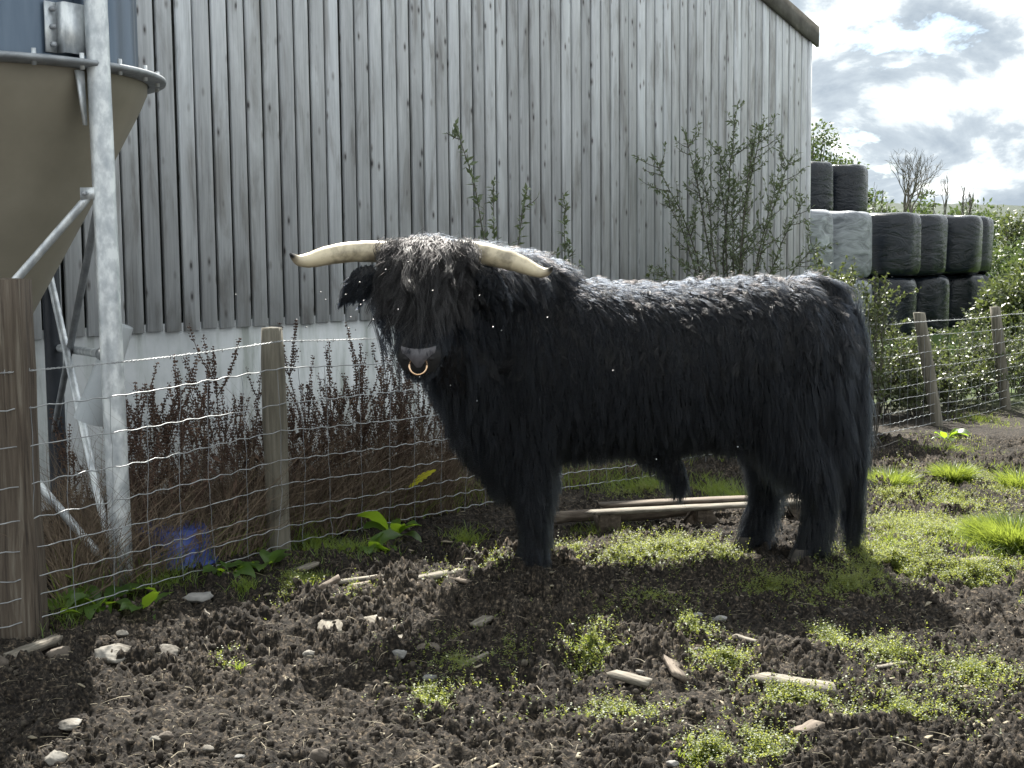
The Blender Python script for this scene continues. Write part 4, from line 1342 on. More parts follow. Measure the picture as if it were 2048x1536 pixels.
    for i in range(m):
        t = i / (m - 1)
        hw = 0.077 * (1 - t) ** 0.9 + 0.030 * (1 - (1 - t) ** 2) + 0.004
        z = 1.158 - 0.086 * t
        for j in range(n):
            u = j / (n - 1) * 2 - 1
            x = -0.425 + hw * u
            y = 6.118 - 0.010 * math.sin(math.pi * t) + 0.030 * u * u - 0.0 + 0.012 * t
            zz = z + 0.012 * (abs(u) ** 2) * (1 - t)
            V_.append((x, y, zz + zc))
    q = []
    for i in range(m - 1):
        for j in range(n - 1):
            a_ = i * n + j; q.append([a_, a_ + n, a_ + n + 1, a_ + 1])
    mb.add(V_, q)
    # rim back into the muzzle
    V_ = np.array(V_)
    edge = [j for j in range(n)] + [i * n + n - 1 for i in range(1, m)] + [(m - 1) * n + j for j in range(n - 2, -1, -1)] + [i * n for i in range(m - 2, 0, -1)]
    E = V_[edge]; E2 = (E - [-0.425, 0, 1.12 + zc]) * [0.9, 1, 0.9] + [-0.425, 0.06, 1.12 + zc]
    ke = len(edge)
    mb.add(np.concatenate([E, E2]), [[k, (k + 1) % ke, ke + (k + 1) % ke, ke + k] for k in range(ke)])
    mb.build('nose', M['nose'], root, True)
    for sx in (-1, 1):
        mb = MB(); mb.add(SPH_V * [0.016, 0.012, 0.012] + [-0.425 + sx * 0.056, 6.140, 1.112 + zc], SPH_F); mb.build('nostril', M['hide'], root, True)
        # eyes, deep under the fringe
        mb = MB(); mb.add(SPH_V * 0.024 + [-0.41 + sx * 0.135, 6.335, 1.345 + zc], SPH_F); mb.build('eye', M['shade_and_eye_black'], root, True)
    a = np.linspace(0, 2 * math.pi, 49)
    ring = np.stack([-0.425 + 0.040 * np.cos(a), 6.103 - 0.012 * np.sin(a) * 0, 1.083 + zc + 0.040 * np.sin(a)], 1)
    ring[:, 1] = 6.112 - 0.020 * (1 - np.sin(a)) / 2 + 0.05 * np.clip(np.sin(a), 0, 1)
    mb = MB(); mb.tube(ring, 0.0048, 10, cap=False); mb.build('nose_ring', M['brass'], root, True)
    # ---------------- hooves
    for (hx, hy) in ((0.075, 6.708), (0.115, 7.12), (1.465, 6.735), (1.235, 7.05)):
        g0 = bz(hx, hy) - 0.01
        for sy in (-0.03, 0.03):
            mb = MB(); V_ = []
            prof = [(0.034, 0.075), (0.041, 0.05), (0.046, 0.02), (0.049, 0.0)]
            nseg = 14
            for r_, z_ in prof:
                for k in range(nseg):
                    aa = k / nseg * 6.2832
                    V_.append((hx - 0.012 * (0.075 - z_) / 0.075 + r_ * 1.25 * math.cos(aa), hy + sy + r_ * 0.62 * math.sin(aa), g0 + z_))
            q = [[i * nseg + k, (i + 1) * nseg + k, (i + 1) * nseg + (k + 1) % nseg, i * nseg + (k + 1) % nseg] for i in range(3) for k in range(nseg)]
            mb.add(V_, q); mb.build('hoof', M['hoof'], root, True)


build_bull()

# ================================================================== SILAGE BALES
def bale(x, y, z, mat, seed, label, h=1.2, r=0.60):
    n, rows = 44, 18
    a = np.arange(n) / n * 2 * math.pi
    V = []
    prof = []
    for k in range(rows):
        t = k / (rows - 1); ang = -math.pi / 2 + t * math.pi
        sx = abs(math.cos(ang)) ** 0.22; sz = math.copysign(abs(math.sin(ang)) ** 0.22, math.sin(ang))
        prof.append((max(sx, 0.02), sz))
    for sx, sz in prof:
        bul = 1 + 0.035 * math.cos(sz * 1.4)
        nz = 0.030 * (vnoise(a * 3.2 + seed, np.full(n, sz * 1.5 + seed), seed) - 0.5) * 2 + 0.018 * fbm(a * 7 + seed, np.full(n, sz * 3.0), seed + 3, 2)
        rr = r * (0.965 * sx * bul + nz * sx)
        zz = z + h / 2 + h / 2 * sz + 0.03 * (vnoise(a * 2 + seed, np.full(n, sz), seed + 9) - 0.5)
        V.append(np.stack([x + rr * np.cos(a), y + rr * np.sin(a), zz], 1))
    V = np.concatenate(V)
    i, j = np.meshgrid(np.arange(rows - 1), np.arange(n), indexing='ij'); i = i.ravel(); j = j.ravel(); j2 = (j + 1) % n
    mb = MB(); mb.add(V, np.stack([i * n + j, i * n + j2, (i + 1) * n + j2, (i + 1) * n + j], 1))
    mb.f.setdefault(n, []).append(np.arange(n)[::-1][None]); mb.f[n].append(((rows - 1) * n + np.arange(n))[None])
    o = mb.build('silage_bale', mat, None, True, origin=(x, y, z))
    o.rotation_euler = (0, 0, seed * 1.3)
    tag(o, label, 'bale', 'wrapped silage bales stacked beyond the barn')


def bx_(right, Y):
    return ((right - CX) / F * Y - 0.60, Y)


BZ = bz(7, 27) - 0.03
r1 = [(1832, 25.8, 'black wrapped bale in the bottom row, nearest the barn of the black ones'), (1897, 27.2, 'black wrapped bale in the middle of the bottom row'), (1966, 28.5, 'black wrapped bale at the far right end of the bottom row')]
for k, (rt, Y, lb) in enumerate(r1):
    x, y = bx_(rt, Y); bale(x, y, BZ, M['wrap'], 3 + k, lb)
r2 = [(1836, 25.8, 'black wrapped bale in the second row, overlapping the pale bale'), (1893, 27.0, 'black wrapped bale second along the second row of black bales'), (1957, 28.1, 'creased black wrapped bale third along the second row'), (1983, 29.3, 'black wrapped bale at the far right end of the second row')]
for k, (rt, Y, lb) in enumerate(r2):
    x, y = bx_(rt, Y); bale(x + 0.02 * (-1) ** k, y, BZ + 1.21, M['wrap'], 11 + k, lb)
for k, (rt, Y, lv, lb) in enumerate([(1742, 24.6, 0, 'pale grey wrapped bale in the bottom row behind the brambles'), (1742, 24.6, 1, 'pale grey wrapped bale in the second row, torn film on its side'), (1664, 23.6, 0, 'pale wrapped bale in the bottom row beside the barn corner'), (1664, 23.6, 1, 'pale wrapped bale in the second row beside the barn corner')]):
    x, y = bx_(rt, Y); bale(x, y, BZ + 1.21 * lv, M['wrap_pale'], 21 + k, lb)
for k, (rt, Y, w) in enumerate([(1664, 29.5, 'next to the barn wall'), (1731, 30.6, 'farther from the barn')]):
    x, y = bx_(rt, Y)
    bale(x, y, BZ, M['wrap'], 31 + k, 'hidden lowest bale under the topmost pair, ' + w)
    bale(x, y, BZ + 1.205, M['wrap'], 35 + k, 'middle bale under the topmost pair, ' + w)
    bale(x, y, BZ + 2.41, M['wrap'], 39 + k, 'topmost black wrapped bale, ' + w)
x, y = bx_(1983, 29.3); bale(x, y, BZ, M['wrap'], 45, 'bottom row bale beneath the far right end of the second row')

# ================================================================== PLANTS
LEAF_V = np.array([[0, 0, 0], [-0.5, 0.45, 0.10], [0, 0.48, -0.03], [0.5, 0.45, 0.10], [0, 1, -0.06]])
LEAF_F = np.array([[0, 2, 1], [0, 3, 2], [1, 2, 4], [2, 3, 4]])


def leaves(mb, T, d, size, aspect=0.5, up=0.6):
    n = len(T)
    upv = np.tile([0.0, 0, 1.0], (n, 1)) + rng.normal(0, up, (n, 3))
    Fm = frame_from(d, np.cross(d, np.cross(upv, d)))
    S = np.stack([size * aspect, size, size * aspect], 1)
    mb.inst(LEAF_V, LEAF_F, Fm * S[:, None, :], T)


def bez(p, q, r, n):
    t = np.linspace(0, 1, n)[:, None]
    return (1 - t) ** 2 * p + 2 * t * (1 - t) * q + t * t * r


def bush(name, label, cat, base_pt, stems, leaf_m, bark_m='bark', leaf=0.045, aspect=0.45, per_m=55, twigs=7, twig_len=0.35, rad=0.009, group=None, leaf_from=0.25, up=0.6, droop=0.0):
    """stems: list of tip offsets (dx,dy,dz) from the base with a sideways bow"""
    base_pt = np.asarray(base_pt, float)
    root = empty(name, base_pt, label, cat, group)
    mb = MB(); ml = MB()
    LT, LD = [], []
    for (dx, dy, dz) in stems:
        p0 = base_pt + np.array([rng.normal(0, 0.05), rng.normal(0, 0.05), -0.03])
        p2 = base_pt + [dx, dy, dz]
        p1 = p0 * 0.45 + p2 * 0.55 + np.array([-dx * 0.25, -dy * 0.25, dz * 0.15]) + rng.normal(0, 0.04, 3)
        n = 12
        c = bez(p0, p1, p2, n); c[1:-1] += rng.normal(0, 0.008, (n - 2, 3))
        L0 = np.linalg.norm(np.diff(c, axis=0), axis=1).sum()
        mb.tube(c, np.linspace(rad * (0.6 + 0.2 * L0), 0.0025, n), 5, cap=False)
        segs = [(c, leaf_from)]
        for _ in range(int(twigs * max(0.5, L0 / 1.5))):
            u = rng.uniform(0.25, 0.97); i = min(int(u * (n - 1)), n - 2); q = c[i] + (c[i + 1] - c[i]) * (u * (n - 1) - i)
            tdir = c[i + 1] - c[i]; tdir /= np.linalg.norm(tdir)
            o = rng.normal(size=3); o -= tdir * o.dot(tdir); o /= np.linalg.norm(o)
            tl = twig_len * rng.uniform(0.4, 1.2) * (1.15 - 0.6 * u)
            e = q + (tdir * 0.75 + o * 0.75 + [0, 0, -droop]) * tl
            cc = bez(q, q + (tdir * 0.3 + o * 0.5) * tl, e, 6)
            mb.tube(cc, np.linspace(0.004, 0.0016, 6), 4, cap=False)
            segs.append((cc, 0.1))
        for cc, f0 in segs:
            ll = np.linalg.norm(np.diff(cc, axis=0), axis=1).sum()
            m = max(2, int(ll * per_m))
            u = rng.uniform(f0, 1.0, m) * (len(cc) - 1); i = np.minimum(u.astype(int), len(cc) - 2); f = (u - i)[:, None]
            q = cc[i] * (1 - f) + cc[i + 1] * f
            td = cc[i + 1] - cc[i]; td /= np.linalg.norm(td, axis=1)[:, None] + 1e-9
            o = rng.normal(size=(m, 3)); o /= np.linalg.norm(o, axis=1)[:, None]
            LT.append(q); LD.append(td * 0.6 + o + [0, 0, -droop])
    T = np.concatenate(LT); D = np.concatenate(LD)
    leaves(ml, T, D, leaf * rng.uniform(0.55, 1.25, len(T)), aspect, up)
    mb.build('trunk', M[bark_m], root, True)
    ml.build('crown', M[leaf_m], root)
    return root


def fan(n, hw, hd, h, jit=0.15, lowest=0.5):
    out = []
    for k in range(n):
        u = rng.uniform(-1, 1); v = rng.uniform(-1, 1)
        hh = h * (1 - 0.35 * u * u) * rng.uniform(lowest, 1.0)
        out.append((u * hw, v * hd, hh))
    return out


# willow growing against the barn boards
def at_col(px, Y):
    X = (px - CX) / F * Y
    return np.array([X, Y, bz(X, Y)])


st = [(-0.75, 0.1, 2.75), (-0.62, -0.1, 2.3), (-0.45, 0.1, 3.0), (-0.30, 0, 2.6), (-0.12, 0.1, 2.85), (0.0, -0.1, 2.5), (0.08, 0.1, 3.25), (0.22, -0.1, 3.0), (0.33, 0.1, 3.1), (0.45, -0.1, 2.5), (0.60, 0.0, 2.75), (0.75, 0.1, 2.35), (0.80, -0.1, 1.9), (-0.70, 0, 1.7), (0.9, 0, 1.5), (0.5, 0.1, 1.7)]
bush('willow_shrub', 'tall upright leafy shrub against the right part of the boarded barn wall', 'shrub', at_col(1462, 13.0), st, 'willow_leaf', leaf=0.055, aspect=0.36, per_m=70, twigs=12, twig_len=0.38, rad=0.011)
bush('sapling', 'thin arching sapling rising behind the neck of the bull', 'shrub', at_col(1018, 10.0), [(-0.38, 0, 2.62), (-0.10, 0.05, 2.2), (0.15, 0.05, 2.15)], 'willow_leaf', leaf=0.066, aspect=0.42, per_m=36, twigs=4, twig_len=0.22, rad=0.007, leaf_from=0.5)
bush('sapling', 'slender single-stemmed sapling between the arching one and the tall shrub', 'shrub', at_col(1128, 10.4), [(0.0, 0, 2.15), (0.05, 0.05, 1.8), (-0.05, 0, 1.7)], 'willow_leaf', leaf=0.055, aspect=0.42, per_m=40, twigs=4, twig_len=0.2, rad=0.006, leaf_from=0.5)
bush('low_shrub', 'low dark bushy shrub at the barn wall above the back of the bull', 'shrub', at_col(1290, 12.2), fan(22, 0.62, 0.35, 1.75), 'bramble_leaf', leaf=0.06, aspect=0.6, per_m=55, twigs=9, twig_len=0.4)
bush('bramble_bush', 'bramble bush at the barn corner in front of the pale bales', 'bramble', at_col(1690, 16.2), fan(26, 0.75, 0.5, 2.0, lowest=0.6), 'bramble_leaf', leaf=0.05, aspect=0.55, per_m=70, twigs=9, twig_len=0.5)
br = [(1765, 15.2, 1.05, 'bramble bush behind the fence, next to the tail of the bull', 0.7), (1835, 15.6, 0.95, 'bramble bush behind the fence, below the black bales', 0.75), (1905, 16.3, 0.95, 'bramble bush behind the fence between its two leaning posts', 0.75), (1975, 17.0, 1.1, 'bramble bush behind the farther leaning post', 0.8), (2050, 17.8, 1.2, 'bramble bush cut off at the right edge of the picture', 0.8)]
for px, Y, h, lb, hw in br:
    bush('bramble_bush', lb, 'bramble', at_col(px, Y), fan(34, hw, 0.55, h, lowest=0.45), 'bramble_leaf', leaf=0.046, aspect=0.6, per_m=85, twigs=11, twig_len=0.42, group='brambles along the fence', droop=0.15)
# small bramble growth through the netting in front
bush('bramble_sprig', 'leafy sprig climbing the netting beside the rump of the bull', 'bramble', at_col(1750, 12.9), fan(9, 0.2, 0.1, 1.85, lowest=0.7), 'bramble_leaf', leaf=0.05, aspect=0.55, per_m=45, twigs=5, twig_len=0.25)


# trees and hedge bushes farther off
def tree(px, Y, top_y, halfw, label, leaf_m='tree_leaf', leafn=2600, leaf=0.13, bottom=0.15, seed=0, name='tree', low=0.45, group='trees and hedges beyond the bales'):
    X = (px - CX) / F * Y; z0 = bz(X, Y) - 0.1
    zt = P(px, top_y, Y)[2]
    H = zt - z0
    root = empty(name, (X, Y, z0), label, 'tree', group)
    mb = MB(); ml = MB()
    c0 = np.array([X, Y, z0])
    # limbs
    cl = []
    for k in range(16):
        a = rng.uniform(0, 6.283); r = halfw * math.sqrt(rng.random()) * 0.8
        hh = H * rng.uniform(low, 0.95) * (1 - 0.25 * (r / halfw) ** 2)
        tip = c0 + [r * math.cos(a), r * math.sin(a) * 0.8, hh]
        p1 = c0 + [0.15 * r * math.cos(a), 0.1, hh * 0.55]
        c = bez(c0, p1, tip, 9)
        mb.tube(c, np.linspace(0.05 * H / 3, 0.008, 9), 6, cap=False)
        cl.append(tip); cl.append(c[6]); 
    for k in range(14):
        a = rng.uniform(0, 6.283); r = halfw * rng.uniform(0.55, 1.0)
        cl.append(c0 + [r * math.cos(a), r * math.sin(a) * 0.8, H * rng.uniform(bottom, 0.75)])
    cl = np.array(cl)
    sz = rng.uniform(0.18, 0.42, len(cl)) * halfw
    idx = rng.integers(0, len(cl), leafn)
    g = rng.normal(size=(leafn, 3)); g /= np.linalg.norm(g, axis=1)[:, None]
    T = cl[idx] + g * (sz[idx] * rng.uniform(0.2, 1.0, leafn) ** 0.6)[:, None]
    T[:, 2] = np.minimum(T[:, 2], z0 + H * 1.02)
    leaves(ml, T, g + rng.normal(0, 0.5, (leafn, 3)), leaf * rng.uniform(0.6, 1.3, leafn), 0.6, 0.8)
    mb.build('trunk', M['bark'], root, True)
    ml.build('crown', M[leaf_m], root)


tree(1622, 33, 236, 0.95, 'green tree showing above the topmost bales beside the barn corner', leafn=5200, leaf=0.10, low=0.72, bottom=0.6)
tree(1700, 34, 302, 0.45, 'small green tree top just above the topmost right bale', leafn=1600, leaf=0.10, low=0.75, bottom=0.7)
for k, (px, Y, ty, hw, lb) in enumerate([(1775, 42, 380, 1.6, 'dark hedge bush behind the bare tree, nearest the bales'), (1850, 43, 376, 1.6, 'dark hedge bush behind the second row of bales'), (1925, 44, 392, 1.5, 'low hedge bush beneath the thin bare saplings'), (2030, 34, 372, 0.75, 'bright green tree at the right edge level with the second row of bales'), (2040, 31, 450, 0.75, 'green bush right of the bottom row of bales'), (2065, 27, 470, 0.8, 'bushy green shrub at the right edge below the tree'), (2030, 25, 545, 0.6, 'yellow-green bush to the right under the wire line of the fence'), (2070, 24, 520, 0.9, 'yellow-green bush cut by the right edge')]):
    tree(px, Y, ty, hw, lb, leafn=3600 if Y < 40 else 4200, leaf=0.10 if Y < 40 else 0.16, bottom=0.1, leaf_m='tree_leaf' if k not in (3, 6, 7) else 'bramble_leaf', name='hedge_bush' if k != 3 else 'tree')


def bare_tree(px, Y, top_y, halfw, label, depth=5, seed=0, n0=3):
    X = (px - CX) / F * Y; z0 = bz(X, Y)
    zt = P(px, top_y, Y)[2]; H = zt - z0
    root = empty('bare_tree', (X, Y, z0), label, 'tree', 'leafless trees against the sky')
    mt = MB(); mb = MB()
    r0 = 0.06 * H / 4
    trunk_top = np.array([X, Y, z0 + H * 0.42])
    mt.tube([[X, Y, z0 - 0.1], [X + 0.02, Y, z0 + H * 0.2], trunk_top], [r0 * 1.3, r0, r0 * 0.8], 8, cap=False)

    def rec(p, d, ln, r, k):
        e = p + d * ln + rng.normal(0, 0.03, 3) * ln
        mid = (p + e) / 2 + rng.normal(0, 0.06, 3) * ln
        mb.tube([p, mid, e], [r, r * 0.85, r * 0.65], 5 if k > 2 else 4, cap=False)
        if k == 0: return
        for _ in range(2 if rng.random() < 0.7 else 3):
            nd = d + rng.normal(0, 0.42, 3) + [0, 0, 0.15]; nd[0] *= halfw / (H * 0.35); nd /= np.linalg.norm(nd)
            rec(e, nd, ln * rng.uniform(0.62, 0.88), r * 0.62, k - 1)
    for _ in range(n0):
        d = np.array([rng.normal(0, 0.5), rng.normal(0, 0.4), 1.0]); d /= np.linalg.norm(d)
        rec(trunk_top, d, H * 0.17, r0 * 0.7, depth)
    mt.build('trunk', M['dead_bark'], root, True); mb.build('branches', M['dead_bark'], root, True)


bare_tree(1800, 38, 290, 1.5, 'widest leafless tree standing behind the second row of bales', 5, n0=4)
bare_tree(1752, 38.5, 345, 0.5, 'small leafless tree right beside the topmost bale', 4)
bare_tree(1895, 40, 348, 0.4, 'thin leafless sapling right of the widest bare tree', 4, n0=2)
bare_tree(1940, 41, 375, 0.45, 'short leafless sapling farthest to the right', 4, n0=2)


# dried docks and dead stems along the fence
def fence_y(px):
    k = (px - CX) / F
    a, b = (STR, MID) if px < 548 else (MID, FR1)
    d = b - a
    t = (k * a[1] - a[0]) / (d[0] - k * d[1])
    return a[1] + d[1] * t


def dried_dock(px, top_y, off, label, lean=0.0, full=1.0):
    Y = fence_y(px) + off
    b = at_col(px, Y)
    zt = P(px, top_y, Y)[2]; H = max(0.3, zt - b[2])
    root = empty('dried_dock', b, label, 'dead weed', 'dead dock stems along the fence')
    mb = MB(); ms = MB()
    tip = b + [lean * H, rng.normal(0, 0.05), H]
    c = bez(b, (b + tip) / 2 + rng.normal(0, 0.03, 3), tip, 14)
    mb.tube(c, np.linspace(0.0055, 0.0015, 14), 5, cap=False)
    spikes = [c[7:]]
    for k in range(int(9 * full)):
        i = rng.integers(4, 12); q = c[i]
        a = rng.uniform(0, 6.283); ln = H * rng.uniform(0.16, 0.34)
        d = np.array([math.cos(a) * 0.42, math.sin(a) * 0.3, 1.0]); d /= np.linalg.norm(d)
        cc = bez(q, q + d * ln * 0.4 + [0.1 * ln * math.cos(a), 0.1 * ln * math.sin(a), 0], q + d * ln, 8)
        mb.tube(cc, np.linspace(0.003, 0.001, 8), 4, cap=False); spikes.append(cc[1:])
    for s in spikes:
        ll = np.linalg.norm(np.diff(s, axis=0), axis=1).sum()
        m = int(ll * 330 * full)
        u = rng.uniform(0, 1, m) * (len(s) - 1); i = np.minimum(u.astype(int), len(s) - 2); f = (u - i)[:, None]
        # whorls: seeds gather in knots along the spike
        q = s[i] * (1 - f) + s[i + 1] * f
        q[:, 2] = np.round(q[:, 2] / 0.016) * 0.016 + rng.normal(0, 0.0025, m)
        q[:, :2] += rng.normal(0, 0.006, (m, 2))
        sz = rng.uniform(0.0028, 0.0066, m)
        ms.inst(OCT_V, OCT_F, rand_rot(m) * (sz[:, None, None] * rng.uniform(0.6, 1.3, (m, 1, 3))), q)
    # a few shrivelled leaves low down
    ml = 10
    T = c[rng.integers(1, 8, ml)] ; d = rng.normal(size=(ml, 3)) + [0, 0, -0.8]
    leaves(ms, T, d, rng.uniform(0.05, 0.12, ml), 0.3, 1.0)
    mb.build('stem', M['dock_stem'], root, True); tag(ms.build('seed_head', M['dock_seed'], root), kind='stuff')


docks = [(p_, t_ - 20 + 110 * rng.random(), 0.2 + 0.5 * rng.random(), 0.1 * rng.normal()) for p_, t_ in zip(list(range(255, 540, 18)) + list(range(590, 900, 15)), [790] * 16 + [760] * 21)] + [(262, 800, 0.25, -0.05), (292, 765, 0.2, -0.08), (318, 830, 0.35, 0.0), (350, 742, 0.3, 0.0), (372, 800, 0.15, 0.05), (408, 735, 0.35, 0.04), (440, 712, 0.25, -0.04), (462, 790, 0.15, 0.06), (488, 745, 0.45, 0.1), (512, 770, 0.2, 0.12),
         (585, 800, 0.2, 0.0), (640, 700, 0.3, -0.22), (618, 765, 0.2, -0.05), (662, 678, 0.35, 0.0), (690, 770, 0.2, 0.05), (705, 715, 0.4, 0.02), (728, 690, 0.3, -0.02), (748, 735, 0.2, 0.04), (766, 700, 0.45, 0.0), (790, 725, 0.25, 0.03), (812, 752, 0.35, 0.0), (835, 740, 0.5, 0.05), (860, 790, 0.3, 0.05), (880, 850, 0.3, 0.0), (130, 850, 0.9, 0.0), (150, 905, 0.8, -0.1)]
for k, (px, ty, off, ln) in enumerate(docks):
    lb = 'dead brown dock stem left of the bin leg' if px < 200 else 'dead brown dock stem between bin leg and middle post' if px < 548 else 'dead brown dock stem between middle post and bull'
    dried_dock(px, ty, off, lb, ln, 0.8 + 0.5 * rng.random())


def tangle():
    mb = MB()
    n = 11000
    px = np.where(rng.random(n) < 0.72, rng.uniform(95, 900, n), rng.uniform(95, 1480, n))
    off = np.abs(rng.normal(0.35, 0.3, n)) + 0.04
    kk = (px - CX) / F
    fy = np.array([fence_y(p) for p in px]) + off
    x = kk * fy
    # keep clear of the barn wall
    w = (np.stack([x, fy], 1) - CORNER[:2]) @ WN[:2] > 0.15
    w &= ~((np.abs(x - TUB[0]) < 0.26) & (fy < TUB[1] + 0.15) & (rng.random(n) < 0.5))   # the tub keeps a gap in the grass
    x, fy, px = x[w], fy[w], px[w]; n = len(x)
    root = np.stack([x, fy, base(x, fy)], 1)
    d = np.stack([rng.normal(0, 0.38, n), rng.normal(0, 0.3, n), np.ones(n)], 1); d /= np.linalg.norm(d, axis=1)[:, None]
    ln = rng.gamma(5, 0.105, n).clip(0.12, 1.05) * np.where((px > 1000), 0.6, 1.0)
    b = np.stack([rng.normal(0, 0.35, n), rng.normal(0, 0.3, n), -0.35 * rng.random(n)], 1) * ln[:, None]
    ribbons(mb, root, d, ln, rng.uniform(0.0012, 0.0032, n), b, 4)
    tag(mb.build('dead_grass', M['dead_grass'], None), 'tangle of dead grass and stalks along the foot of the fence', 'grass', kind='stuff')
    mb = MB(); n = 1900
    px = rng.uniform(95, 1480, n); fy = np.array([fence_y(p) for p in px]) + np.abs(rng.normal(0.3, 0.3, n)); x = (px - CX) / F * fy
    w = (np.stack([x, fy], 1) - CORNER[:2]) @ WN[:2] > 0.15
    x, fy = x[w], fy[w]; n = len(x)
    root = np.stack([x, fy, base(x, fy)], 1)
    d = np.stack([rng.normal(0, 0.4, n), rng.normal(0, 0.4, n), np.ones(n)], 1); d /= np.linalg.norm(d, axis=1)[:, None]
    ln = rng.gamma(4, 0.05, n).clip(0.06, 0.5)
    b = np.stack([rng.normal(0, 0.4, n), rng.normal(0, 0.4, n), -0.3 * rng.random(n)], 1) * ln[:, None]
    ribbons(mb, root, d, ln, rng.uniform(0.0015, 0.0035, n), b, 4)
    tag(mb.build('grass_verge', M['grass'], None), 'longer green grass growing at the foot of the fence', 'grass', kind='stuff')


tangle()


# broad green dock leaves
def dock(px, py, n, size, label, lift=0.9):
    c = G(px, py)
    root = empty('dock_plant', c, label, 'plant', 'green dock plants at the fence')
    for k in range(n):
        a = rng.uniform(0, 6.283); ln = size * rng.uniform(0.6, 1.2); w = ln * rng.uniform(0.17, 0.26)
        d = np.array([math.cos(a), math.sin(a), 0]); el = rng.uniform(0.35, 1.3) * lift
        m = 8; t = np.linspace(0, 1, m)
        # stalk then blade, arching over
        cx = c + d * 0.02
        pts = [cx]
        ang = el
        for i in range(m - 1):
            pts.append(pts[-1] + (d * math.cos(ang) + np.array([0, 0, math.sin(ang)])) * ln / (m - 1)); ang -= rng.uniform(0.08, 0.30)
        pts = np.array(pts)
        sd = np.array([-d[1], d[0], 0]) ; tw = rng.normal(0, 0.3)
        sd = sd * math.cos(tw) + np.array([0, 0, 1]) * math.sin(tw)
        wid = w * np.array([0.06, 0.07, 0.75, 1.0, 0.98, 0.82, 0.5, 0.03])
        V = []
        for i in range(m):
            rip = 0.10 * w * math.sin(i * 2.3 + k)
            V += [pts[i] - sd * wid[i] + [0, 0, 0.22 * wid[i] + rip], pts[i], pts[i] + sd * wid[i] + [0, 0, 0.22 * wid[i] - rip]]
        q = []
        for i in range(m - 1):
            q += [[3 * i, 3 * i + 1, 3 * i + 4, 3 * i + 3], [3 * i + 1, 3 * i + 2, 3 * i + 5, 3 * i + 4]]
        mb = MB(); mb.add(V, q); mb.build('leaf', M['dock_leaf'], root, True)


dock(205, 1215, 13, 0.24, 'large sunlit green dock at the foot of the bin leg')
dock(285, 1225, 8, 0.17, 'smaller green dock low down right of the bin leg')
dock(455, 1150, 11, 0.20, 'green dock just left of the middle post')
dock(528, 1138, 8, 0.18, 'green dock at the base of the middle post')
dock(735, 1105, 14, 0.19, 'green dock between the middle post and the front leg of the bull')
dock(790, 1075, 8, 0.22, 'taller green dock under the chin of the bull', 1.1)
dock(110, 1235, 7, 0.20, 'green dock in the shade of the thick strainer post')
dock(1890, 880, 12, 0.22, 'broad-leaved green dock below the leaning fence post')


def tussock(px, py, n, h, r, label):
    c = G(px, py)
    a = rng.uniform(0, 6.283, n); rr = r * np.sqrt(rng.random(n)) * 0.6
    root = np.stack([c[0] + rr * np.cos(a), c[1] + rr * np.sin(a), np.full(n, c[2] - 0.01)], 1)
    d = np.stack([np.cos(a) * 0.32 + rng.normal(0, 0.3, n), np.sin(a) * 0.32 + rng.normal(0, 0.3, n), np.ones(n)], 1); d /= np.linalg.norm(d, axis=1)[:, None]
    ln = h * rng.uniform(0.6, 1.3, n)
    b = np.stack([np.cos(a) * 0.5, np.sin(a) * 0.5, -0.45 * np.ones(n)], 1) * ln[:, None] * rng.uniform(0.3, 1, (n, 1))
    mb = MB(); ribbons(mb, root, d, ln, rng.uniform(0.0018, 0.0036, n), b, 4)
    tag(mb.build('grass_tussock', M['grass'], None, origin=c), label, 'grass tussock', 'grass tussocks in the yard')


tussock(2035, 1090, 5200, 0.19, 0.32, 'largest lush grass tussock at the right edge')
tussock(1780, 975, 1500, 0.17, 0.18, 'bright grass tussock right behind the tail of the bull')
tussock(1908, 962, 1500, 0.17, 0.13, 'small dark round grass tussock farther back on the right')
tussock(2040, 970, 600, 0.16, 0.2, 'grass tussock at the right edge behind the largest one')
tussock(1500, 1010, 500, 0.18, 0.2, 'grass tussock in the shade behind the hind legs')

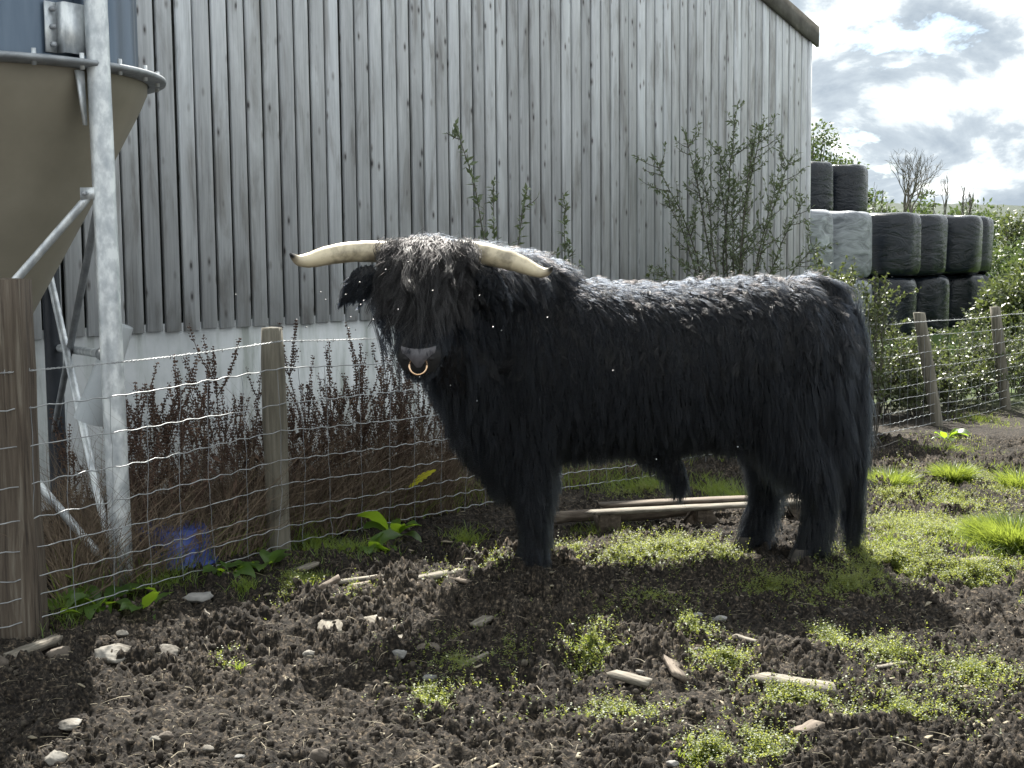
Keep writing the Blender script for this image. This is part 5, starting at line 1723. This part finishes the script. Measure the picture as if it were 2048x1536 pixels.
# ================================================================== TIMBER AND STONES ON THE GROUND
def plank(p, q, w, th, mat, label, name='wood_offcut', lift=0.0, cat='wood', roll=0.0, group='timber scraps on the soil', world=False, parent=None):
    a = np.asarray(p, float) if world else G(*p); b = np.asarray(q, float) if world else G(*q)
    ax = b - a; Ln = np.linalg.norm(ax); ax /= Ln
    sd = np.cross(ax, [0, 0, 1.0]); sd /= np.linalg.norm(sd); up = np.cross(sd, ax)
    sd, up = sd * math.cos(roll) + up * math.sin(roll), up * math.cos(roll) - sd * math.sin(roll)
    n = 8; th = th * 0.7
    o0 = (a + b) / 2 + [0, 0, th / 2 + lift - 0.006 + (0 if world else 0.012)]
    V = []
    for i in range(n):
        t = i / (n - 1) - 0.5
        ww = w * (1 + 0.06 * rng.normal()); tt_ = th * (1 + 0.08 * rng.normal())
        sk = rng.normal(0, 0.03) * w
        ex = rng.normal(0, 0.22, 4) * w * (1 if i in (0, n - 1) else 0)
        for k, (u, v) in enumerate(((-.5, -.5), (.5, -.5), (.5, .5), (-.5, .5))):
            V.append((t * Ln + ex[k], u * ww + sk, v * tt_))
    q_ = [[0, 3, 2, 1], [4 * n - 4, 4 * n - 3, 4 * n - 2, 4 * n - 1]]
    for i in range(n - 1):
        for k in range(4):
            q_.append([4 * i + k, 4 * i + (k + 1) % 4, 4 * i + 4 + (k + 1) % 4, 4 * i + 4 + k])
    mb = MB(); mb.add(V, q_)
    me = mesh_np(name, np.concatenate(mb.v), [np.concatenate(f) for f in mb.f.values()]); me.materials.append(M[mat])
    o = bpy.data.objects.new(name, me); COL.objects.link(o)
    o.matrix_basis = Matrix(((ax[0], sd[0], up[0], o0[0]), (ax[1], sd[1], up[1], o0[1]), (ax[2], sd[2], up[2], o0[2]), (0, 0, 0, 1)))
    if parent is not None:
        mw = o.matrix_basis.copy(); o.parent = parent; o.matrix_basis = Matrix.Translation(-Vector(parent.location)) @ mw
    if label: tag(o, label, cat, group)
    return o


plank((757, 1178), (925, 1148), 0.055, 0.03, 'pale_wood', 'long pale batten lying just left of the front hoof')
plank((662, 1172), (770, 1158), 0.035, 0.025, 'pale_wood', 'thin pale stick left of the long batten')
plank((700, 1178), (782, 1163), 0.03, 0.02, 'dark_wood', 'thin dull stick touching the long batten')
plank((640, 1186), (676, 1166), 0.05, 0.045, 'dark_wood', 'short square block end left of the long batten', roll=0.5)
plank((600, 1146), (632, 1134), 0.045, 0.03, 'pale_wood', 'short pale stick in the weeds right of the middle post')
plank((661, 1268), (664, 1238), 0.10, 0.022, 'pale_wood', 'small square pale board below the middle post')
plank((742, 1240), (782, 1268), 0.085, 0.022, 'pale_wood', 'pale broken board lying below the long batten')
plank((772, 1262), (800, 1290), 0.07, 0.02, 'pale_wood', 'pale splinter board overlapping the broken board')
plank((1222, 1355), (1302, 1376), 0.055, 0.03, 'pale_wood', 'weathered chunk of wood in the foreground beside a white stone')
plank((1335, 1322), (1362, 1365), 0.06, 0.03, 'dark_wood', 'wedge-shaped brown wood chip standing out of the soil', roll=0.5)
plank((1518, 1362), (1672, 1388), 0.085, 0.03, 'pale_wood', 'broad bleached plank lying in foreground weeds')
plank((1465, 1277), (1512, 1290), 0.03, 0.018, 'pale_wood', 'short pale sliver right of the middle of the shadow')
plank((1595, 1478), (1640, 1455), 0.05, 0.03, 'dark_wood', 'dull wooden stub near the bottom edge')
plank((1752, 1340), (1812, 1330), 0.02, 0.012, 'pale_wood', 'narrow pale stick at the right foreground')
plank((922, 1338), (985, 1308), 0.022, 0.015, 'pale_wood', 'pale stick inside the shadow of the head')
plank((950, 1258), (982, 1238), 0.06, 0.02, 'pale_wood', 'flat pale chip in the shadow below the front hoof')
plank((20, 1325), (115, 1288), 0.05, 0.045, 'pale_wood', 'rough stake lying at the foot of the strainer post')
plank((1925, 1128), (1978, 1124), 0.06, 0.025, 'pale_wood', 'bleached white wood scrap in grass at the right')
plank((1300, 1183), (1352, 1192), 0.05, 0.02, 'dark_wood', 'grey wood scrap inside the body shadow')
plank((905, 1160), (950, 1172), 0.05, 0.02, 'dark_wood', 'dark board end beside the front hoof')
plank((800, 1178), (850, 1172), 0.03, 0.02, 'dark_wood', 'dark stick under the long batten')

# broken pallet behind the legs
def pallet():
    a = at_col(1200, 7.62); b = at_col(1640, 7.95)
    root = empty('broken_pallet', a, 'broken pallet lying on the ground behind the legs of the bull', 'pallet')
    def add(p, q, w, th, nm, mat, lift):
        plank(p, q, w, th, mat, None, nm, lift, world=True, parent=root)
    add(a + [-0.03, 0, 0.115], b + [0, 0, 0.10], 0.10, 0.025, 'deck_board', 'pale_wood', 0)
    add(a + [0.0, 0.22, 0.115], b + [0, 0.2, 0.10], 0.10, 0.025, 'deck_board', 'dark_wood', 0)
    for f in (0.03, 0.46, 0.92):
        c = a * (1 - f) + b * f
        add(c + [-0.05, 0.05, 0.0], c + [0.05, 0.06, 0.0], 0.14, 0.158, 'block', 'dark_wood', 0)
pallet()
def log():
    a = at_col(1105, 7.85); b = at_col(1420, 7.98)
    t = np.linspace(0, 1, 10)[:, None]
    pts = a * (1 - t) + b * t + [0, 0, 0.045]; pts[:, 2] += 0.008 * np.sin(np.arange(10))
    mb = MB(); mb.tube(pts, 0.036 * (1 + 0.04 * rng.normal(size=10)), 14)
    tag(mb.build('fence_rail', M['dark_wood'], None, True, origin=a), 'round timber pole lying behind the pallet', 'wood')
log()


def stone(px, py, wpx, hpx, mat, label, flat=0.5, seed=1, name='stone', yaw=0.0):
    c = G(px, py)
    rx = 0.85 * wpx / 2 * c[1] / F; ry = rx * 0.75; rz = max(hpx / 2 * c[1] / F, rx * flat * 0.6)
    g = np.random.default_rng(seed)
    V = SPH_V.copy()
    k = g.normal(size=(9, 3)); k /= np.linalg.norm(k, axis=1)[:, None]
    # chisel flat facets
    for kk in k:
        h = V @ kk; lim = g.uniform(0.55, 0.85); V = V - np.maximum(0, h - lim)[:, None] * kk
    V = V * (1 + 0.05 * g.normal(size=(len(V), 1)))
    V = V * [rx, ry, rz] @ rotm('Z', yaw).T
    mb = MB(); mb.add(V + c + [0, 0, rz * 0.30], SPH_F)
    tag(mb.build(name, M[mat], None, origin=c), label, 'stone', 'stones lying on the soil')


ST = [(115, 1525, 85, 40, 'stone', 'large pale rock at the bottom left edge'), (230, 1312, 130, 22, 'stone', 'long flat pale stone in the sunlit strip on the left'), (335, 1305, 95, 22, 'stone', 'flat pale stone under the bent twig'), (120, 1312, 62, 34, 'brown_stone', 'brown stone beside the stake at the strainer post'), (4, 1335, 40, 46, 'brown_stone', 'brownish stone cut by the left edge'),
      (395, 1200, 75, 30, 'grey_stone', 'grey rock in the weeds left of the middle post'), (622, 1312, 42, 20, 'stone', 'white stone left of the head shadow'), (798, 1312, 52, 20, 'grey_stone', 'grey stone at the edge of the head shadow'), (855, 1300, 70, 30, 'brown_stone', 'brown clod-like rock in the head shadow'), (858, 1358, 38, 18, 'grey_stone', 'small grey stone lower in the head shadow'), (1278, 1345, 26, 12, 'stone', 'white stone touching the weathered chunk of wood'),
      (1030, 1172, 20, 16, 'stone', 'small pale stone at the front hoof'), (1752, 942, 26, 20, 'stone', 'white stone behind the bright tussock'), (1752, 985, 16, 9, 'stone', 'tiny white stone below the bright tussock'), (1872, 995, 30, 8, 'stone', 'flat white stone in the grass on the right'), (1395, 1232, 30, 12, 'grey_stone', 'grey stone inside the body shadow'), (1440, 1240, 42, 14, 'grey_stone', 'second grey stone inside the body shadow, the wider one'),
      (640, 1520, 60, 36, 'brown_stone', 'dark rock at the bottom edge left of centre'), (330, 1475, 40, 20, 'brown_stone', 'brown stone in the left foreground'), (140, 1452, 80, 16, 'stone', 'flat pale stone in the left foreground'), (415, 1500, 34, 16, 'stone', 'pale stone at the bottom left of centre'), (310, 1480, 32, 14, 'stone', 'little pale stone in the left foreground'), (1690, 1235, 24, 16, 'brown_stone', 'brown stone at the edge of the rump shadow'), (1840, 1305, 30, 14, 'grey_stone', 'grey stone in the right foreground'), (1395, 1300, 22, 10, 'stone', 'small pale stone near the pale sliver'), (1345, 1530, 34, 14, 'grey_stone', 'grey stone at the bottom edge by the weeds'), (760, 1205, 34, 14, 'brown_stone', 'brown stone just below the long batten'), (905, 1215, 20, 10, 'stone', 'small white pebble below the long batten'), (245, 1270, 34, 16, 'stone', 'pale stone above the long flat one'), (480, 1515, 26, 12, 'grey_stone', 'grey stone near the bottom edge, left')]
for k, (px, py, w, h, mt_, lb) in enumerate(ST):
    stone(px, py, w, h, mt_, lb, seed=100 + k, yaw=rng.uniform(-0.5, 0.5))


def twig(pix, r, mat, label, lift=0.012):
    pts = []
    for i, (a, b) in enumerate(pix):
        g = G(a, b); pts.append([g[0], g[1], float(ground_z(g[0], g[1])) + lift])
    pts = np.array(pts, float)
    t = np.linspace(0, 1, 4 * len(pts)); s = np.linspace(0, 1, len(pts))
    c = np.stack([np.interp(t, s, pts[:, k]) for k in range(3)], 1) + rng.normal(0, r * 0.5, (len(t), 3))
    mb = MB(); mb.tube(c, np.linspace(r, r * 0.5, len(t)), 7)
    tag(mb.build('twig', M[mat], None, True, origin=pts[0]), label, 'twig', 'fallen twigs')


twig([(372, 1310), (395, 1290), (412, 1268), (422, 1240), (408, 1232)], 0.008, 'pale_wood', 'bent pale twig lying in front of the fence on the left')
twig([(1742, 905), (1800, 885), (1860, 878), (1905, 890)], 0.006, 'dead_bark', 'curved dead cane beyond the tail of the bull')
twig([(1750, 880), (1790, 868), (1850, 872)], 0.005, 'dead_bark', 'short dead cane behind the curved one')
twig([(1830, 935), (1870, 905), (1895, 920)], 0.005, 'dead_bark', 'dead cane lying near the dark round tussock')
twig([(880, 970), (980, 1010), (1010, 1050)], 0.006, 'dead_bark', 'dark cane slanting by the chest of the bull', 0.15)
twig([(200, 1150), (188, 1060), (196, 985)], 0.006, 'bark', 'black upright stick against the bin leg', 0.02)
twig([(680, 1215), (720, 1222), (752, 1218)], 0.005, 'pale_wood', 'thin pale twig below the square block')

# bright yellowing fern-like leaf under the chin
def yellow_leaf():
    a = P(818, 975, fence_y(845) - 0.12); b = P(872, 940, fence_y(845) - 0.16)
    ax = b - a; Ln = np.linalg.norm(ax); ax /= Ln
    mb = MB(); sd = np.cross(ax, [0, -1, 0.3]); sd /= np.linalg.norm(sd)
    m = 13
    V = []
    for i in range(m):
        t = i / (m - 1); w = 0.020 * math.sin(math.pi * (0.1 + 0.85 * t)) * (1.15 if i % 2 else 0.75)
        c = a + ax * Ln * t + np.array([0, 0, 0.012 * math.sin(t * 3)])
        V += [c - sd * w + [0, -0.006, 0], c, c + sd * w + [0, -0.006, 0]]
    q = []
    for i in range(m - 1):
        q += [[3 * i, 3 * i + 1, 3 * i + 4, 3 * i + 3], [3 * i + 1, 3 * i + 2, 3 * i + 5, 3 * i + 4]]
    mb.add(V, q)
    st = G(838, 1040); root = empty('yellow_dock', st, 'single bright yellow leaf glowing beside the chest of the bull', 'plant')
    mb.build('leaf', leaf_mat('yellow_leaf', (0.30, 0.30, 0.03), (0.45, 0.42, 0.04), (0.75, 0.70, 0.05), 0.6), root, True)
    mb = MB(); mb.tube(bez(st, (st + a) / 2 + [-0.03, 0, 0.05], a, 8), 0.002, 4); mb.build('stalk', M['dock_stem'], root, True)
yellow_leaf()

# flies over the bull, caught by the sun
fl = [(650, 600), (592, 640), (612, 655), (700, 635), (690, 590), (720, 610), (711, 660), (696, 657), (718, 565), (795, 620), (864, 582), (893, 610), (958, 592), (1094, 636), (1002, 662), (985, 655), (838, 755), (900, 772), (953, 803), (745, 640), (640, 585), (726, 602), (1312, 920), (1475, 895), (1225, 742), (1280, 620), (470, 590), (770, 540), (815, 525)]
for k, (px, py) in enumerate(fl):
    c = P(px, py, 5.9 + 0.5 * rng.random() if px < 1150 else 6.3)
    root = empty('fly', c, 'tiny sunlit fly hovering around the bull', 'fly', 'flies around the bull')
    mb = MB(); mb.add(OCT_V * [0.0036, 0.0022, 0.0022] + c, OCT_F); mb.build('body', M['shade_and_eye_black'], root)
    mb = MB()
    for sgn in (-1, 1):
        a_ = rng.uniform(0.2, 0.9) * sgn
        mb.add([c, c + [0.003, 0, 0.001], c + [0.005, 0.007 * sgn, 0.004], c + [0.001, 0.008 * sgn, 0.005]], [[0, 1, 2, 3]])
    mb.build('wing', M['fly'], root)

# splinters and dry flakes trodden into the soil
def chips():
    mb = MB(); n = 1500
    y = 3.5 * (10.0 / 3.5) ** rng.uniform(0, 1, n); x = y * rng.uniform(-0.44, 0.44, n)
    keep = vnoise(x * 1.7, y * 1.7, 301) > 0.42
    x, y = x[keep], y[keep]; n = len(x)
    s = rng.gamma(2.0, 0.006, n).clip(0.005, 0.035)
    V0 = np.array([[-1, -.35, 0], [1, -.28, .04], [.8, .35, 0], [-.7, .3, .05], [-1, -.35, -.14], [1, -.28, -.1], [.8, .35, -.14], [-.7, .3, -.1]], float)
    F0 = np.array([[0, 1, 2, 3], [7, 6, 5, 4], [0, 4, 5, 1], [1, 5, 6, 2], [2, 6, 7, 3], [3, 7, 4, 0]])
    mb.inst(V0, F0, rand_rot(n, 0.3) * s[:, None, None], np.stack([x, y, ground_z(x, y) + 0.004], 1))
    tag(mb.build('wood_chips', M['straw'], None), 'dry wood flakes trodden into the dark soil', 'wood chips', kind='stuff')


chips()
